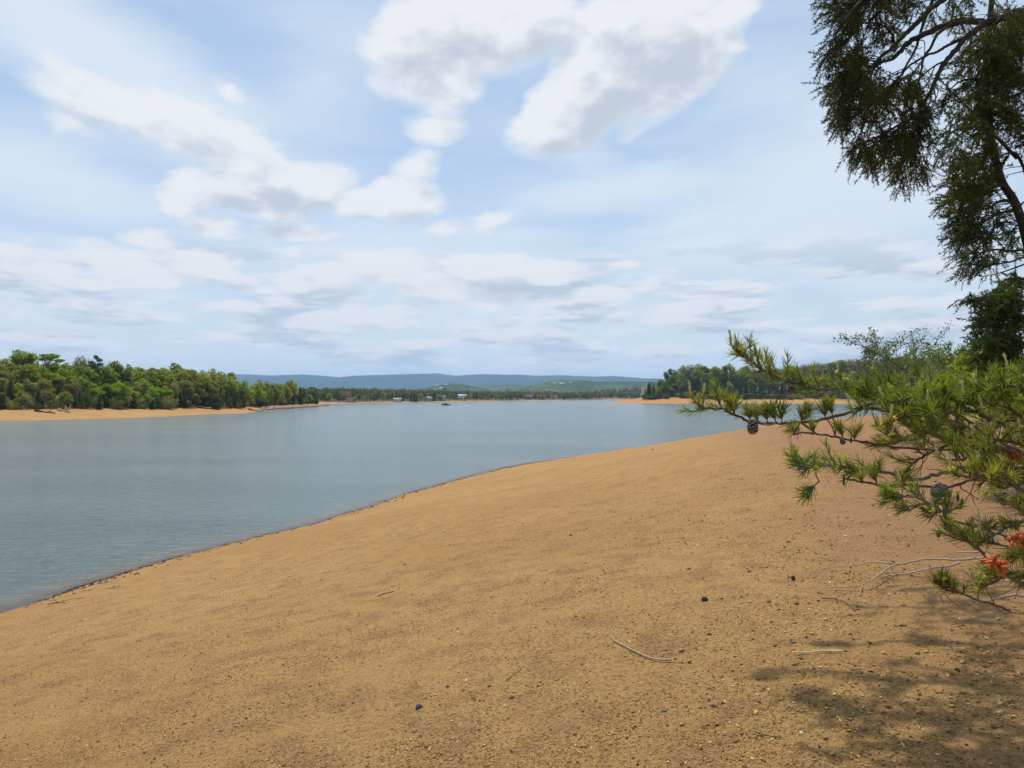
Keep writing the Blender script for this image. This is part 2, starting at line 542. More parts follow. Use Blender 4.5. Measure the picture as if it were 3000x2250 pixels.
def sdist(poly, x, y):
    """signed distance to a closed polygon, positive inside"""
    poly = np.asarray(poly, float)
    x = np.asarray(x, float); y = np.asarray(y, float)
    d = np.full(x.shape, 1e18); ins = np.zeros(x.shape, bool)
    for i in range(len(poly)):
        ax, ay = poly[i - 1]; bx, by = poly[i]
        vx, vy = bx - ax, by - ay
        t = np.clip(((x - ax) * vx + (y - ay) * vy) / (vx * vx + vy * vy + 1e-9), 0, 1)
        d = np.minimum(d, (x - ax - t * vx) ** 2 + (y - ay - t * vy) ** 2)
        c = ((ay > y) != (by > y)) & (x < (bx - ax) * (y - ay) / ((by - ay) if by != ay else 1e-9) + ax)
        ins ^= c
    return np.where(ins, 1, -1) * np.sqrt(d)


near_line = [(-60, -150), (-30, -60), (-21.5, -20), (-17.6, -2), (-15.2, 8)] + [lake(*p) for p in
             [(0, 611), (90, 583.5), (185, 555), (324, 520), (417, 491), (509, 467), (580, 456.5), (648, 447), (750, 433), (853, 421.5), (910, 412.5), (960, 408.3), (1000, 406.6)]]
POLY_N = [tuple(p) for p in spline(near_line, 6)] + [(420, 560), (900, 300), (900, -200)]
left_line = [(-420, 60), (-200, 118), (-140, 141)] + [lake(*p) for p in
             [(0, 421), (73, 419.5), (147, 417.3), (205, 414.5), (249, 413), (264, 410.3), (290, 408.6), (318, 406.6), (329, 405.4)]] + [(-125, 470), (-200, 500), (-420, 520)]
POLY_L = [tuple(p) for p in spline(left_line, 4)] + [(-900, 400), (-900, 60)]
far_line = [(-900, 620), (-400, 560), (-230, 530)] + [lake(*p) for p in
            [(322, 403.8), (370, 403.1), (416, 402.4), (490, 401.4), (570, 400.5), (612, 400.1), (640, 400.1), (652, 400.9), (640, 401.7), (606, 402.9), (640, 403.4), (700, 403.7), (760, 403.8), (850, 403.9), (960, 404.6), (1010, 405.4)]] + [(330, 430), (460, 420)]
POLY_F = [tuple(p) for p in spline(far_line, 4)] + [(900, 300), (4500, 900), (4500, 6000), (-4500, 6000), (-4500, 700)]


def height(x, y, micro=True):
    x = np.asarray(x, float); y = np.asarray(y, float)
    r = np.hypot(x, y)
    z = np.full(x.shape, -2.5)
    dn = sdist(POLY_N, x, y)
    sl = (.21 - .10 * np.clip((y - 30) / 60, 0, 1)) * dn
    zn = np.where(sl < 3.2, sl, 3.2 + .95 * (1 - np.exp(-(sl - 3.2) / .95))) + np.clip(dn - 30, 0, 200) * .004
    zn = np.maximum(zn, -2.5)
    if micro:
        k = np.clip(dn / 2.0, 0, 1) * np.exp(-r / 60)
        zn = zn + k * (  .016 * vnoise(x, y, 1.7, 1) + .013 * vnoise(x, y, .55, 2) + .009 * vnoise(x, y, .21, 3) * (r < 20)
                       - .030 * np.clip(vnoise(x + .3 * vnoise(x, y, 1, 9), y, .42, 4) - .62, 0, 1) / .38)
        zn = zn + np.clip(dn / 3, 0, 1) * .05 * vnoise(x, y, 6, 5)
        # old waterlines: faint steps that run along the shore
        zn = zn + np.clip(dn / .5, 0, 1) * np.exp(-dn / 7) *   .007 * np.abs(np.sin(2.6 * dn + 1.4 * vnoise(x, y, 3.5, 15))) + .05 * vnoise(x, y, 2.3, 16) * np.exp(-(dn / .6) ** 2)
    dl = sdist(POLY_L, x, y)
    zl = np.where(dl < 14, .16 * dl, 2.24 + (dl - 14) * .055)
    zl = np.minimum(zl, 9) + np.clip(dl / 20, 0, 1) * .5 * vnoise(x, y, 14, 6)
    df = sdist(POLY_F, x, y)
    right = np.clip((x - 40) / 60, 0, 1) * np.clip((900 - y) / 120, 0, 1)
    sf = np.where(right > .5, .13, .06)
    cap = np.where(right > .5, 3.5, 1.6)
    zf = np.where(df * sf < cap, df * sf, cap + (df - cap / sf) * np.where(right > .5, .022, .005))
    zf = np.minimum(zf, cap + 12)
    zf = zf + right * np.clip((df - 25) / 60, 0, 1) * 7
    zf = zf + np.clip((df - 20) / 100, 0, 1) * (16 * np.exp(-((x - 420) / 150) ** 2 - ((y - 800) / 150) ** 2)
         + 24 * np.exp(-((x - 330) / 160) ** 2 - ((y - 1650) / 260) ** 2) + 3 * np.exp(-((x + 360) / 200) ** 2 - ((y - 900) / 200) ** 2))
    zf = zf + np.clip(df / 30, 0, 1) * 1.5 * vnoise(x, y, 60, 7)
    return np.maximum.reduce([z, zn, np.maximum(zl, -2.5), np.maximum(zf, -2.5)])


def hz1(x, y):
    return float(height(np.array([float(x)]), np.array([float(y)]))[0])


def ground_at(px, py):
    """where the line of sight through a picture position meets the beach"""
    p0 = Vector((0, 0, EYE)); d = (P(px, py, 1.0) - p0)
    t = np.linspace(1.5, 60, 1200)
    h = height(d.x * t, d.y * t)
    k = int(np.argmax(EYE + d.z * t < h))
    return Vector((d.x * t[k], d.y * t[k], float(h[k])))


def polar(name, radii, angs, hf, mats):
    rr, aa = np.meshgrid(radii, angs, indexing='ij')
    x = rr * np.sin(aa); y = rr * np.cos(aa)
    z = hf(x.ravel(), y.ravel())
    nr, na = len(radii), len(angs)
    V = np.c_[x.ravel(), y.ravel(), z]
    V = np.r_[V, [[0, 0, float(hf(np.array([0.]), np.array([0.]))[0])]]]
    i = np.arange(nr - 1)[:, None]; k = np.arange(na)[None, :]
    k2 = (k + 1) % na
    Q = np.stack([i * na + k, (i + 1) * na + k, (i + 1) * na + k2, i * na + k2], -1).reshape(-1, 4)[:, ::-1]
    k = np.arange(na)
    T = np.stack([np.full(na, nr * na), k, (k + 1) % na], -1)[:, ::-1]
    b = MB(); b.add(V, Q, T)
    o = b.build(name, mats, smooth=True)
    return o, V


angs = np.r_[np.radians(np.linspace(-46, 46, 420)), np.radians(np.linspace(46, 314, 90)[1:-1])]
radii = np.exp(np.arange(math.log(.7), math.log(4300), .0122))

m, t, o = mat('shore_ground')
geo = t.new('ShaderNodeNewGeometry')
at = t.new('ShaderNodeAttribute'); at.attribute_name = 'zone'
sepz = t.new('ShaderNodeSeparateColor'); t.l.new(at.outputs[0], sepz.inputs[0])
pos = geo.outputs['Position']
big = t.noise(pos, .22, 4, .55)
mid = t.noise(pos, 2.6, 6, .65)
fine = t.noise(pos, 34, 6, .80)
grain = t.new('ShaderNodeTexVoronoi'); grain.inputs['Scale'].default_value = 90; t.l.new(pos, grain.inputs[0])
flake = t.new('ShaderNodeTexVoronoi'); flake.inputs['Scale'].default_value = 110
t.l.new(t.mapping(pos, rot=(0, 0, .5), scale=(1, .45, 1)), flake.inputs[0])
c = t.mix(t.smooth(big.outputs[0], .38, .62), (.40, .215, .060), (.445, .255, .082))
c = t.mix(t.smooth(mid.outputs[0], .42, .70), c, (.33, .17, .060))
c = t.mix(t.math('MULTIPLY', t.smooth(fine.outputs[0], .50, .62), .75), c, (.17, .085, .03))
c = t.mix(t.math('MULTIPLY', t.smooth(fine.outputs[0], .47, .34), .75), c, (.52, .33, .12))
sc_ = t.new('ShaderNodeSeparateColor'); t.l.new(flake.outputs['Color'], sc_.inputs[0])
c = t.mix(t.math('MULTIPLY', t.smooth(sc_.outputs[0], .90, .97), .35), c, (.46, .31, .15))
c = t.mix(t.math('MULTIPLY', t.smooth(sc_.outputs[1], .88, .96), .35), c, (.12, .065, .035))
# browner earth towards the bank on the right
c = t.mix(sepz.outputs[1], c, t.mix(fine.outputs[0], (.25, .122, .048), (.35, .186, .076)))
clayf = t.math('MULTIPLY', sepz.outputs[2], t.smooth(t.noise(pos, .05, 3, .6).outputs[0], .42, .6))
c = t.mix(clayf, c, (.40, .18, .06))
wood_floor = t.mix(t.noise(pos, .6, 5, .6).outputs[0], (.075, .055, .03), (.14, .10, .055))
c = t.mix(sepz.outputs[0], c, wood_floor)
sp = t.new('ShaderNodeSeparateXYZ'); t.l.new(pos, sp.inputs[0])
wetline = t.math('ADD', sp.outputs[2], t.math('MULTIPLY', t.math('SUBTRACT', mid.outputs[0], .5), .10))
wet = t.smooth(wetline, .005, .04, 1, 0)
c = t.mix(t.math('MULTIPLY', wet, .7), c, (.15, .09, .055))
b1 = t.new('ShaderNodeBump'); b1.inputs['Strength'].default_value = 1.0; b1.inputs['Distance'].default_value = .06
t.l.new(mid.outputs[0], b1.inputs['Height'])
hh = t.math('ADD', t.math('MULTIPLY', fine.outputs[0], 1.0), t.math('MULTIPLY', grain.outputs['Distance'], -.35))
clod = t.new('ShaderNodeTexVoronoi'); clod.inputs['Scale'].default_value = 38; t.l.new(t.mapping(pos, scale=(1, .8, 1)), clod.inputs[0])
hh = t.math('SUBTRACT', hh, t.math('MULTIPLY', clod.outputs['Distance'], t.smooth(mid.outputs[0], .40, .60, .1, .8)))
b2 = t.new('ShaderNodeBump'); b2.inputs['Strength'].default_value = 1.0; b2.inputs['Distance'].default_value = .026
t.l.new(hh, b2.inputs['Height']); t.l.new(b1.outputs[0], b2.inputs['Normal'])
pb = principled(t, c, t.math('SUBTRACT', .92, t.math('MULTIPLY', wet, .5)), .25, b2.outputs[0])
t.l.new(pb.outputs[0], o.inputs[0])
M['ground'] = m

shore, V = polar('shore_ground', radii, angs, height, M['ground'])
tag(shore, kind='structure')
gx, gy = V[:, 0], V[:, 1]
dn, dl, df = sdist(POLY_N, gx, gy), sdist(POLY_L, gx, gy), sdist(POLY_F, gx, gy)
rt = (gx > 40) & (gy < 900)
sm = lambda v, a, b: np.clip((v - a) / (b - a), 0, 1)
wob = vnoise(gx, gy, 12, 8) * 3
forest = np.maximum.reduce([np.where(gy > 235, sm(dl + wob * .5, 8, 11), sm(dl + wob, 13.5, 17)), np.where(rt, sm(df + wob * 2, 26, 34), sm(df + wob, 12, 18)), sm(dn + wob, 30, 44) * (gx > 6)])
brown = np.maximum(sm(gx - .25 * gy + vnoise(gx, gy, 2.5, 3) * .6, .2, 3.2) * (dn > 0) * (gy < 120), 0)
clay = ((dl > -5) & (gy > 215)) * 1.0 + ((df > -5) & (gx < 150) & (gy > 560) & (gy < 700)) * 1.0
col = np.c_[forest, brown * .9, np.clip(clay, 0, 1), np.ones(len(gx))].astype(np.float32)
ca = shore.data.color_attributes.new('zone', 'FLOAT_COLOR', 'POINT')
ca.data.foreach_set('color', col.ravel())

# ------------------------------------------------------------------ water
m, t, o = mat('lake_water')
geo = t.new('ShaderNodeNewGeometry'); pos = geo.outputs['Position']
at = t.new('ShaderNodeAttribute'); at.attribute_name = 'depth'
sz = t.new('ShaderNodeSeparateColor'); t.l.new(at.outputs[0], sz.inputs[0])
w1 = t.noise(t.mapping(pos, rot=(0, 0, .35), scale=(.55, 1.5, 1)), 1.6, 5, .6, .4)
w2 = t.noise(t.mapping(pos, rot=(0, 0, -.2), scale=(.8, 1.6, 1)), 6.0, 4, .55, .3)
w3 = t.noise(t.mapping(pos, rot=(0, 0, .1), scale=(.10, .42, 1)), .35, 3, .5)
hgt = t.math('ADD', t.math('ADD', t.math('MULTIPLY', w1.outputs[0], .40), t.math('MULTIPLY', w2.outputs[0], .11)), t.math('MULTIPLY', w3.outputs[0], .2))
bm = t.new('ShaderNodeBump'); bm.inputs['Strength'].default_value = .75; bm.inputs['Distance'].default_value = 1.0
t.l.new(hgt, bm.inputs['Height'])
gust = t.noise(t.mapping(pos, rot=(0, 0, .06), scale=(.02, .08, 1)), 1.0, 7, .62)
body = t.mix(t.smooth(gust.outputs[0], .2, .8), (.080, .125, .130), (.13, .185, .185))
body = t.mix(t.smooth(sz.outputs[0], 0.0, .12), (.165, .15, .135), body)
wb = principled(t, body, .14, .42, bm.outputs[0])
wb.inputs['IOR'].default_value = 1.33
tr = t.new('ShaderNodeBsdfTransparent'); tr.inputs[0].default_value = (.86, .80, .74, 1)
mx = t.new('ShaderNodeMixShader')
t.l.new(t.smooth(sz.outputs[0], -.01, .05, .70, 1.0), mx.inputs[0])
t.l.new(tr.outputs[0], mx.inputs[1]); t.l.new(wb.outputs[0], mx.inputs[2])
t.l.new(mx.outputs[0], o.inputs[0])
wr = np.exp(np.arange(math.log(7), math.log(4200), .02))
wa = np.r_[np.radians(np.linspace(-46, 46, 240)), np.radians(np.linspace(46, 314, 60)[1:-1])]
water, WV = polar('water', wr, wa, lambda x, y: np.zeros_like(x), m)
tag(water, kind='structure')
dep = np.clip(-height(WV[:, 0], WV[:, 1], False), 0, 3) / 3.0
col = np.c_[dep, dep, dep, np.ones(len(dep))].astype(np.float32)
ca = water.data.color_attributes.new('depth', 'FLOAT_COLOR', 'POINT')
ca.data.foreach_set('color', col.ravel())

# ------------------------------------------------------------------ hills and mountains
def ridge(name, prof, D, half, m_, amp, seed, amax=60, base=-3, detail=(400, 120)):
    """a long ridge whose crest follows the profile (picture px, py) at distance D"""
    px = np.array([p[0] for p in prof], float); py = np.array([p[1] for p in prof], float)
    a = np.radians(np.linspace(-amax, amax, detail[0]))
    qx = 512 + FPX * np.tan(a)
    crest = EYE + (HOR - np.interp(qx, px, py)) * D / FPX
    s = np.linspace(-1, 1, detail[1])
    A, S = np.meshgrid(a, s, indexing='ij')
    x = np.tan(A) * (D + S * half * .5); y = D + S * half
    up = np.cos(S * math.pi / 2) ** 1.3
    n = vnoise(x, y, half * .35, seed) * .6 + vnoise(x, y, half * .13, seed + 1) * .3 + vnoise(x, y, half * .05, seed + 2) * .15
    spur = 1 + amp * n * (1 - up)
    z = base + (crest[:, None] - base) * np.clip(up * spur, 0, 1.02) + up * vnoise(x, y, half * .02, seed + 4) * (D * .0006)
    na, nS = len(a), len(s)
    i = np.arange(na - 1)[:, None]; k = np.arange(nS - 1)[None]
    Q = np.stack([i * nS + k, (i + 1) * nS + k, (i + 1) * nS + k + 1, i * nS + k + 1], -1).reshape(-1, 4)
    b = MB(); b.add(np.stack([x, y, z], -1).reshape(-1, 3), Q)
    return tag(b.build(name, m_, smooth=True), kind='structure')


def hill_mat(name, a, b_, c_, s):
    m, t, o = mat(name)
    geo = t.new('ShaderNodeNewGeometry')
    n = t.noise(geo.outputs['Position'], s, 5, .65); n2 = t.noise(geo.outputs['Position'], s * 9, 3, .6)
    c = t.mix(t.smooth(n.outputs[0], .4, .62), a, b_)
    c = t.mix(t.smooth(n2.outputs[0], .5, .7), c, c_)
    bu = t.new('ShaderNodeBump'); bu.inputs['Distance'].default_value = 6; bu.inputs['Strength'].default_value = .7
    t.l.new(n2.outputs[0], bu.inputs['Height'])
    t.l.new(principled(t, c, .95, .05, bu.outputs[0]).outputs[0], o.inputs[0])
    return m


mm = hill_mat('mountain_wood', (.022, .04, .028), (.035, .055, .035), (.028, .045, .03), .0025)
hm = hill_mat('hill_wood', (.045, .07, .03), (.085, .115, .045), (.03, .05, .022), .006)
ridge('mountains', [(-600, 378), (100, 376.69), (200, 375.47), (240, 374.61), (278, 376.2), (307, 374.98), (330, 376.69), (341, 377.91), (361, 376.2), (400, 374.85), (438, 373.75), (457, 376.44),
      (477, 374.73), (510, 375.47), (539, 376.32), (562, 375.71), (593, 377.18), (608, 376.2), (639, 378.65), (700, 380.36), (760, 379), (850, 381), (1024, 378), (1600, 376)], 9500, 2600, mm, .9, 21, detail=(500, 90))
ridge('distant_hills', [(-600, 388), (200, 390), (330, 391), (400, 392), (430, 388), (455, 384.5), (480, 387.5), (505, 385), (520, 384), (535, 388), (560, 386.5), (578, 385),
      (600, 384), (625, 383), (660, 385), (700, 384), (1600, 386)], 4200, 900, hm, .5, 31)
ridge('green_hills', [(-600, 395), (250, 394), (340, 395), (400, 394.5), (413, 390.5), (432, 386.5), (447, 383.6), (462, 383.9), (475, 387), (490, 390.5), (505, 393), (517, 390), (530, 385.5),
      (545, 382), (560, 380.3), (580, 380.4), (600, 382), (620, 381.5), (645, 382), (680, 383), (760, 384), (1024, 386), (1600, 392)], 2900, 420, hm, .5, 41)
# ------------------------------------------------------------------ tree kinds (10 m tall prototypes, copied)
def crown_points(lobes, n, rg, shell=.55):
    """points through a set of lobes (centre, radii), denser towards each lobe's outside"""
    vol = np.array([l[1][0] * l[1][1] * l[1][2] for l in lobes]) ** .7
    cnt = rg.multinomial(n, vol / vol.sum())
    out = []
    for (c, r), k in zip(lobes, cnt):
        d = rg.normal(size=(k, 3)); d /= np.linalg.norm(d, axis=1)[:, None]
        q = shell + (1 - shell) * rg.random(k) ** .5
        q *= 1 + .18 * rg.normal(size=k)
        out.append(np.array(c) + d * q[:, None] * np.array(r))
    return np.concatenate(out)


def make_tree(name, kind, seed, leafm, barkm, n=2400):
    rg = np.random.default_rng(seed)
    root = empty(name, (0, 0, 0))
    tr = MB(); cr = MB()
    lobes = []
    if kind == 'round':
        for i in range(15):
            z = rg.uniform(2.6, 8.9); w = 2.3 * math.sin(math.pi * min(1, (z - .6) / 9.8)) ** .7
            a = rg.uniform(0, 6.28); q = rg.random() ** .5 * w
            s = rg.uniform(.8, 1.45)
            lobes.append(((q * math.cos(a), q * math.sin(a), z), (s, s, s * .8)))
        lobes.append(((0, 0, 9.1), (.9, .9, .9)))
        stem, lim = [(0, 0, -.6), (.1, 0, 3), (-.1, .1, 6), (0, 0, 8.5)], (.24, .2, .12, .04)
        sz = .42
    elif kind == 'tall':
        for i in range(13):
            z = rg.uniform(4.2, 9.2); w = 1.7 * math.sin(math.pi * min(1, (z - 2.6) / 7.6)) ** .8
            a = rg.uniform(0, 6.28); q = rg.random() ** .5 * w
            s = rg.uniform(.6, 1.1)
            lobes.append(((q * math.cos(a), q * math.sin(a), z), (s, s, s * .8)))
        stem, lim = [(0, 0, -.6), (.15, 0, 3), (-.1, .1, 6), (0, 0, 9)], (.2, .17, .1, .03)
        sz = .40
    elif kind == 'cedar':
        for i in range(26):
            f = i / 26; z = .5 + f * 9.2; w = 1.75 * (1 - f) ** .75 * rg.uniform(.6, 1.1)
            a = i * 2.4 + rg.uniform(-.4, .4); s = .45 + .75 * (1 - f)
            lobes.append(((w * .6 * math.cos(a), w * .6 * math.sin(a), z), (s, s, s * .75)))
        stem, lim = [(0, 0, -.6), (0, 0, 5), (0, 0, 9.4)], (.18, .1, .03)
        sz = .34
    elif kind == 'pine':
        for i in range(16):
            f = i / 16; z = 3.8 + f * 6; w = 2.5 * (1 - f) ** .6 * rg.uniform(.5, 1.1)
            a = i * 2.4 + rg.uniform(-.4, .4); s = .5 + .5 * (1 - f)
            lobes.append(((w * math.cos(a), w * math.sin(a), z), (s * 1.1, s * 1.1, s * .5)))
        stem, lim = [(0, 0, -.6), (.1, 0, 5), (0, 0, 9.4)], (.2, .13, .03)
        sz = .32
    elif kind == 'spread':      # flat topped open tree standing over the wood
        for i in range(15):
            a = rg.uniform(0, 6.28); q = rg.random() ** .5 * 3.1; z = 9.2 - .09 * q * q - rg.uniform(0, 3.2) * (i % 3 > 0)
            s = rg.uniform(.45, .85)
            lobes.append(((q * math.cos(a), q * math.sin(a), z), (s * 1.3, s * 1.3, s * .45)))
        stem, lim = [(0, 0, -.6), (.15, 0, 3.2), (-.1, .1, 6), (0, 0, 8)], (.24, .18, .12, .05)
        sz = .34
    elif kind == 'bare':        # budding crown: the twigs show
        for i in range(14):
            z = rg.uniform(4, 9.2); w = 2.2 * math.sin(math.pi * min(1, (z - 2) / 8.4))
            a = rg.uniform(0, 6.28); q = rg.random() ** .5 * w; s = rg.uniform(.7, 1.2)
            lobes.append(((q * math.cos(a), q * math.sin(a), z), (s, s, s)))
        stem, lim = [(0, 0, -.6), (.1, 0, 3), (-.1, .1, 6), (0, 0, 9)], (.2, .16, .1, .03)
        sz = .26; n = int(n * .75)
    elif kind == 'bush':
        for i in range(12):
            a = rg.uniform(0, 6.28); q = rg.random() ** .5 * 4.6; s = rg.uniform(1.8, 3)
            lobes.append(((q * math.cos(a), q * math.sin(a), rg.uniform(1, 7.4) * (1 - q / 9)), (s, s, s * .9)))
        stem, lim = [(0, 0, -.6), (.1, 0, 2), (0, .1, 5)], (.3, .25, .1)
        sz = .75; n = int(n * .7)
    sp_ = spline(stem, 4)
    tr.tube(sp_, np.interp(np.linspace(0, 1, len(sp_)), np.linspace(0, 1, len(lim)), lim), 6)
    for (c, r) in lobes:
        z0 = max(1.0, c[2] - abs(c[0]) - abs(c[1]) - .6); k = min(len(sp_) - 1, max(0, int(np.argmin(np.abs(sp_[:, 2] - z0)))))
        b0 = sp_[k]; midp = (b0 + np.array(c)) / 2 + np.array((0, 0, -.2))
        tr.tube([b0, midp, c], (.075, .05, .02), 4, cap=False)
        if kind in ('bare', 'spread', 'tall'):
            for j in range(7 if kind == 'bare' else 3):
                e = np.array(c) + rg.normal(size=3) * np.array(r) * .9
                tr.tube([midp, (np.array(c) + e) / 2, e], (.03, .022, .008), 3, cap=False)
    if kind == 'pine' or kind == 'cedar':
        pts = crown_points(lobes, n, rg, .3)
    else:
        pts = crown_points(lobes, n, rg)
    cr.leaves(pts, sz, flat=.2, aspect=.75, rg=rg)
    cr.build('crown', leafm, root)
    tr.build('trunk', barkm, root)
    return root


PROTO = {}
used = set()
kinds = {
    'bright': ('broadleaf_tree', 'round', 'bright_leaf', 'bark', 'bright yellow-green broadleaf tree in fresh leaf'),
    'mid': ('broadleaf_tree', 'round', 'mid_leaf', 'bark', 'rounded mid green broadleaf tree'),
    'tallmid': ('broadleaf_tree', 'tall', 'mid_leaf', 'grey_bark', 'narrow upright green tree with a bare lower trunk'),
    'olive': ('broadleaf_tree', 'tall', 'olive_leaf', 'grey_bark', 'dull olive half-leaved tree'),
    'oliveround': ('broadleaf_tree', 'round', 'olive_leaf', 'bark', 'dull olive rounded tree'),
    'bare': ('budding_tree', 'bare', 'budding_leaf', 'grey_bark', 'brownish budding tree with grey twigs showing'),
    'cedar': ('cedar_tree', 'cedar', 'dark_leaf', 'bark', 'dark conical evergreen reaching to the ground'),
    'pine': ('pine_tree', 'pine', 'dark_leaf', 'bark', 'dark open-crowned pine'),
    'spread': ('broadleaf_tree', 'spread', 'mid_leaf', 'grey_bark', 'flat-topped open tree'),
    'brightbush': ('bush', 'bush', 'bright_leaf', 'bark', 'low bright green bush'),
    'darkbush': ('bush', 'bush', 'dark_leaf', 'bark', 'low dark green bush'),
    'olivebush': ('bush', 'bush', 'olive_leaf', 'bark', 'low olive-brown bush'),
}
CATS = {'broadleaf_tree': 'tree', 'budding_tree': 'tree', 'cedar_tree': 'tree', 'pine_tree': 'tree', 'bush': 'bush'}
hidden = []


def place_tree(kind, var, x, y, zb, h, label, group, wide=1.0):
    nm, shape, lm, bm_, desc = kinds[kind]
    key = (kind, var)
    if key not in PROTO:
        r_ = make_tree(nm, shape, hash_seed(kind) + var * 13, M[lm], M[bm_])
        PROTO[key] = r_
        o = r_
    else:
        o = copy_tree(PROTO[key])
    o.location = (x, y, zb - .1)
    o.rotation_euler = (0, 0, random.uniform(0, 6.28))
    s = h / 10
    o.scale = (s * wide, s * wide, s)
    if 'group' in o: del o['group']
    tag(o, label=label, cat=CATS[nm], group=group)
    return o


def hash_seed(k):
    return sum((i + 3) * ord(ch) for i, ch in enumerate(k))


def line_depth(poly, px, lo, hi):
    """depths along a picture column: first depth inside a land polygon"""
    D = np.linspace(lo, hi, 1600)
    x = (px - 512) / FPX * D
    s = sdist(poly, x, D)
    k = int(np.argmax(s > 0))
    return D[k]


# skyline of the wooded left shore (picture px, py)
SKY_L = [(-40, 352), (0, 352), (8, 356), (20, 354), (34, 347), (55, 350), (70, 358), (85, 354), (97, 350), (108, 356), (120, 362), (140, 362), (165, 359), (185, 358), (200, 363), (215, 364), (228, 371), (245, 373),
         (262, 370), (278, 369), (292, 370), (303, 374), (320, 378), (336, 379)]
SKY_L = [(-40, 356), (0, 357), (14, 359), (30, 358), (60, 361), (90, 361), (112, 363), (125, 365), (150, 365), (165, 362), (182, 363), (200, 367), (216, 369),
         (228, 371), (236, 377), (248, 380), (262, 379), (276, 381), (288, 380), (300, 383), (312, 388), (322, 396)]
sx = [p[0] for p in SKY_L]; sy = [p[1] for p in SKY_L]


def plant_left():
    rows = [  # offset from the waterline, step px, relative height of the skyline, kinds
        (14.5, 6.0, .42, ['darkbush', 'olivebush', 'cedar', 'olive', 'bare', 'cedar', 'olivebush', 'mid']),
        (20, 7.5, .66, ['olive', 'mid', 'cedar', 'bare', 'tallmid', 'oliveround', 'mid']),
        (32, 9.0, .84, ['mid', 'olive', 'tallmid', 'mid', 'pine', 'bare', 'bright']),
        (46, 9.5, .95, ['mid', 'tallmid', 'mid', 'oliveround', 'mid', 'cedar']),
        (62, 10.0, 1.0, ['mid', 'tallmid', 'mid', 'olive', 'mid']),
    ]
    rowname = ['at the foot of the left wood', 'low in the left wood', 'half way up the left wood', 'high in the left wood', 'on the left wood skyline']
    for ri, (off, step, rel, ks) in enumerate(rows):
        px = -14 + ri * 2.1
        i = 0
        while px < 326:
            px += step * random.uniform(.75, 1.25) * (.72 if px > 235 else 1)
            D0 = line_depth(POLY_L, px, 120, 520)
            if D0 < 125: break
            D = D0 + off * random.uniform(.92, 1.12) * (1 if px < 240 else .62)
            x = (px - 512) / FPX * D
            if sdist(POLY_L, np.array([x]), np.array([D]))[0] < 12: 
                D += 5; x = (px - 512) / FPX * D
                if sdist(POLY_L, np.array([x]), np.array([D]))[0] < 6: continue
            zb = hz1(x, D)
            top = np.interp(px, sx, sy) + random.uniform(-.5, 4.5)
            hpx = (406 - top) * rel * random.uniform(.82, 1.08)
            if ri >= 3: ztop = EYE + (HOR - top - (0 if ri == 4 else 3)) * D / FPX; h = ztop - zb
            else: h = hpx * D / FPX
            h = max(2.6, min(h, 15))
            k = random.choice(ks)
            if px > 240: k = random.choice(['mid', 'mid', 'cedar', 'oliveround', 'mid']) if ri > 0 else random.choice(['darkbush', 'darkbush', 'olivebush', 'mid'])
            if 86 < px < 136 and ri in (1, 2): k = 'bright'; h = 22 * D / FPX * random.uniform(.9, 1.2)
            if 150 < px < 172 and ri in (1,): k = 'bright'; h = 20 * D / FPX
            if 196 < px < 240 and ri in (0, 1): k = random.choice(['cedar', 'cedar', 'pine'])
            if 'bush' in k and ri > 0: k = 'mid'
            if 'bush' in k: h = min(h, 5.5)
            d = kinds[k][4]
            w = {'round': 1.15, 'bush': .8, 'tall': 1.3}.get(kinds[k][1], 1.15)
            if h < 6 and 'bush' not in k: w *= 1.25
            place_tree(k, random.randrange(2), x, D, zb, h, f'{d} {rowname[ri]}', f'{d}s {rowname[ri]}'.replace('ss ', 's '), w)
            i += 1


plant_left()
LL = np.array([p for p in left_line if 200 < p[1] < 440]); LL = LL[np.argsort(LL[:, 1])]
for off, hlo, hhi, step, ks in [(9, 3.5, 5.5, 3.2, ['darkbush', 'olivebush', 'darkbush']), (14, 5, 8, 5.0, ['mid', 'mid', 'oliveround', 'cedar']), (21, 7, 10, 6.5, ['mid', 'oliveround', 'mid'])]:
    D = 222.0
    while D < 425:
        D += step * random.uniform(.7, 1.3)
        x = np.interp(D, LL[:, 1], LL[:, 0]) - off * random.uniform(.9, 1.15)
        if sdist(POLY_L, np.array([x]), np.array([D]))[0] < 5: continue
        k = random.choice(ks); px = 512 + FPX * x / D; zb = hz1(x, D)
        hmax = EYE + (HOR - np.interp(px, sx, sy) - 1) * D / FPX - zb
        hh_ = max(3.0, min(random.uniform(hlo, hhi), hmax))
        place_tree(k, random.randrange(2), x, D, zb, hh_, f'{kinds[k][4]} on the low left point above the rocks', f'{kinds[k][4]}s on the low left point', .9 if 'bush' in k else 1.4)


def special(kind, var, px, top, D, h, label, wide=1.0, group=None):
    x = (px - 512) / FPX * D
    zt = EYE + (HOR - top) * D / FPX
    zb = hz1(x, D)
    return place_tree(kind, var, x, D, zb, max(h, zt - zb) if h else zt - zb, label, group, wide)


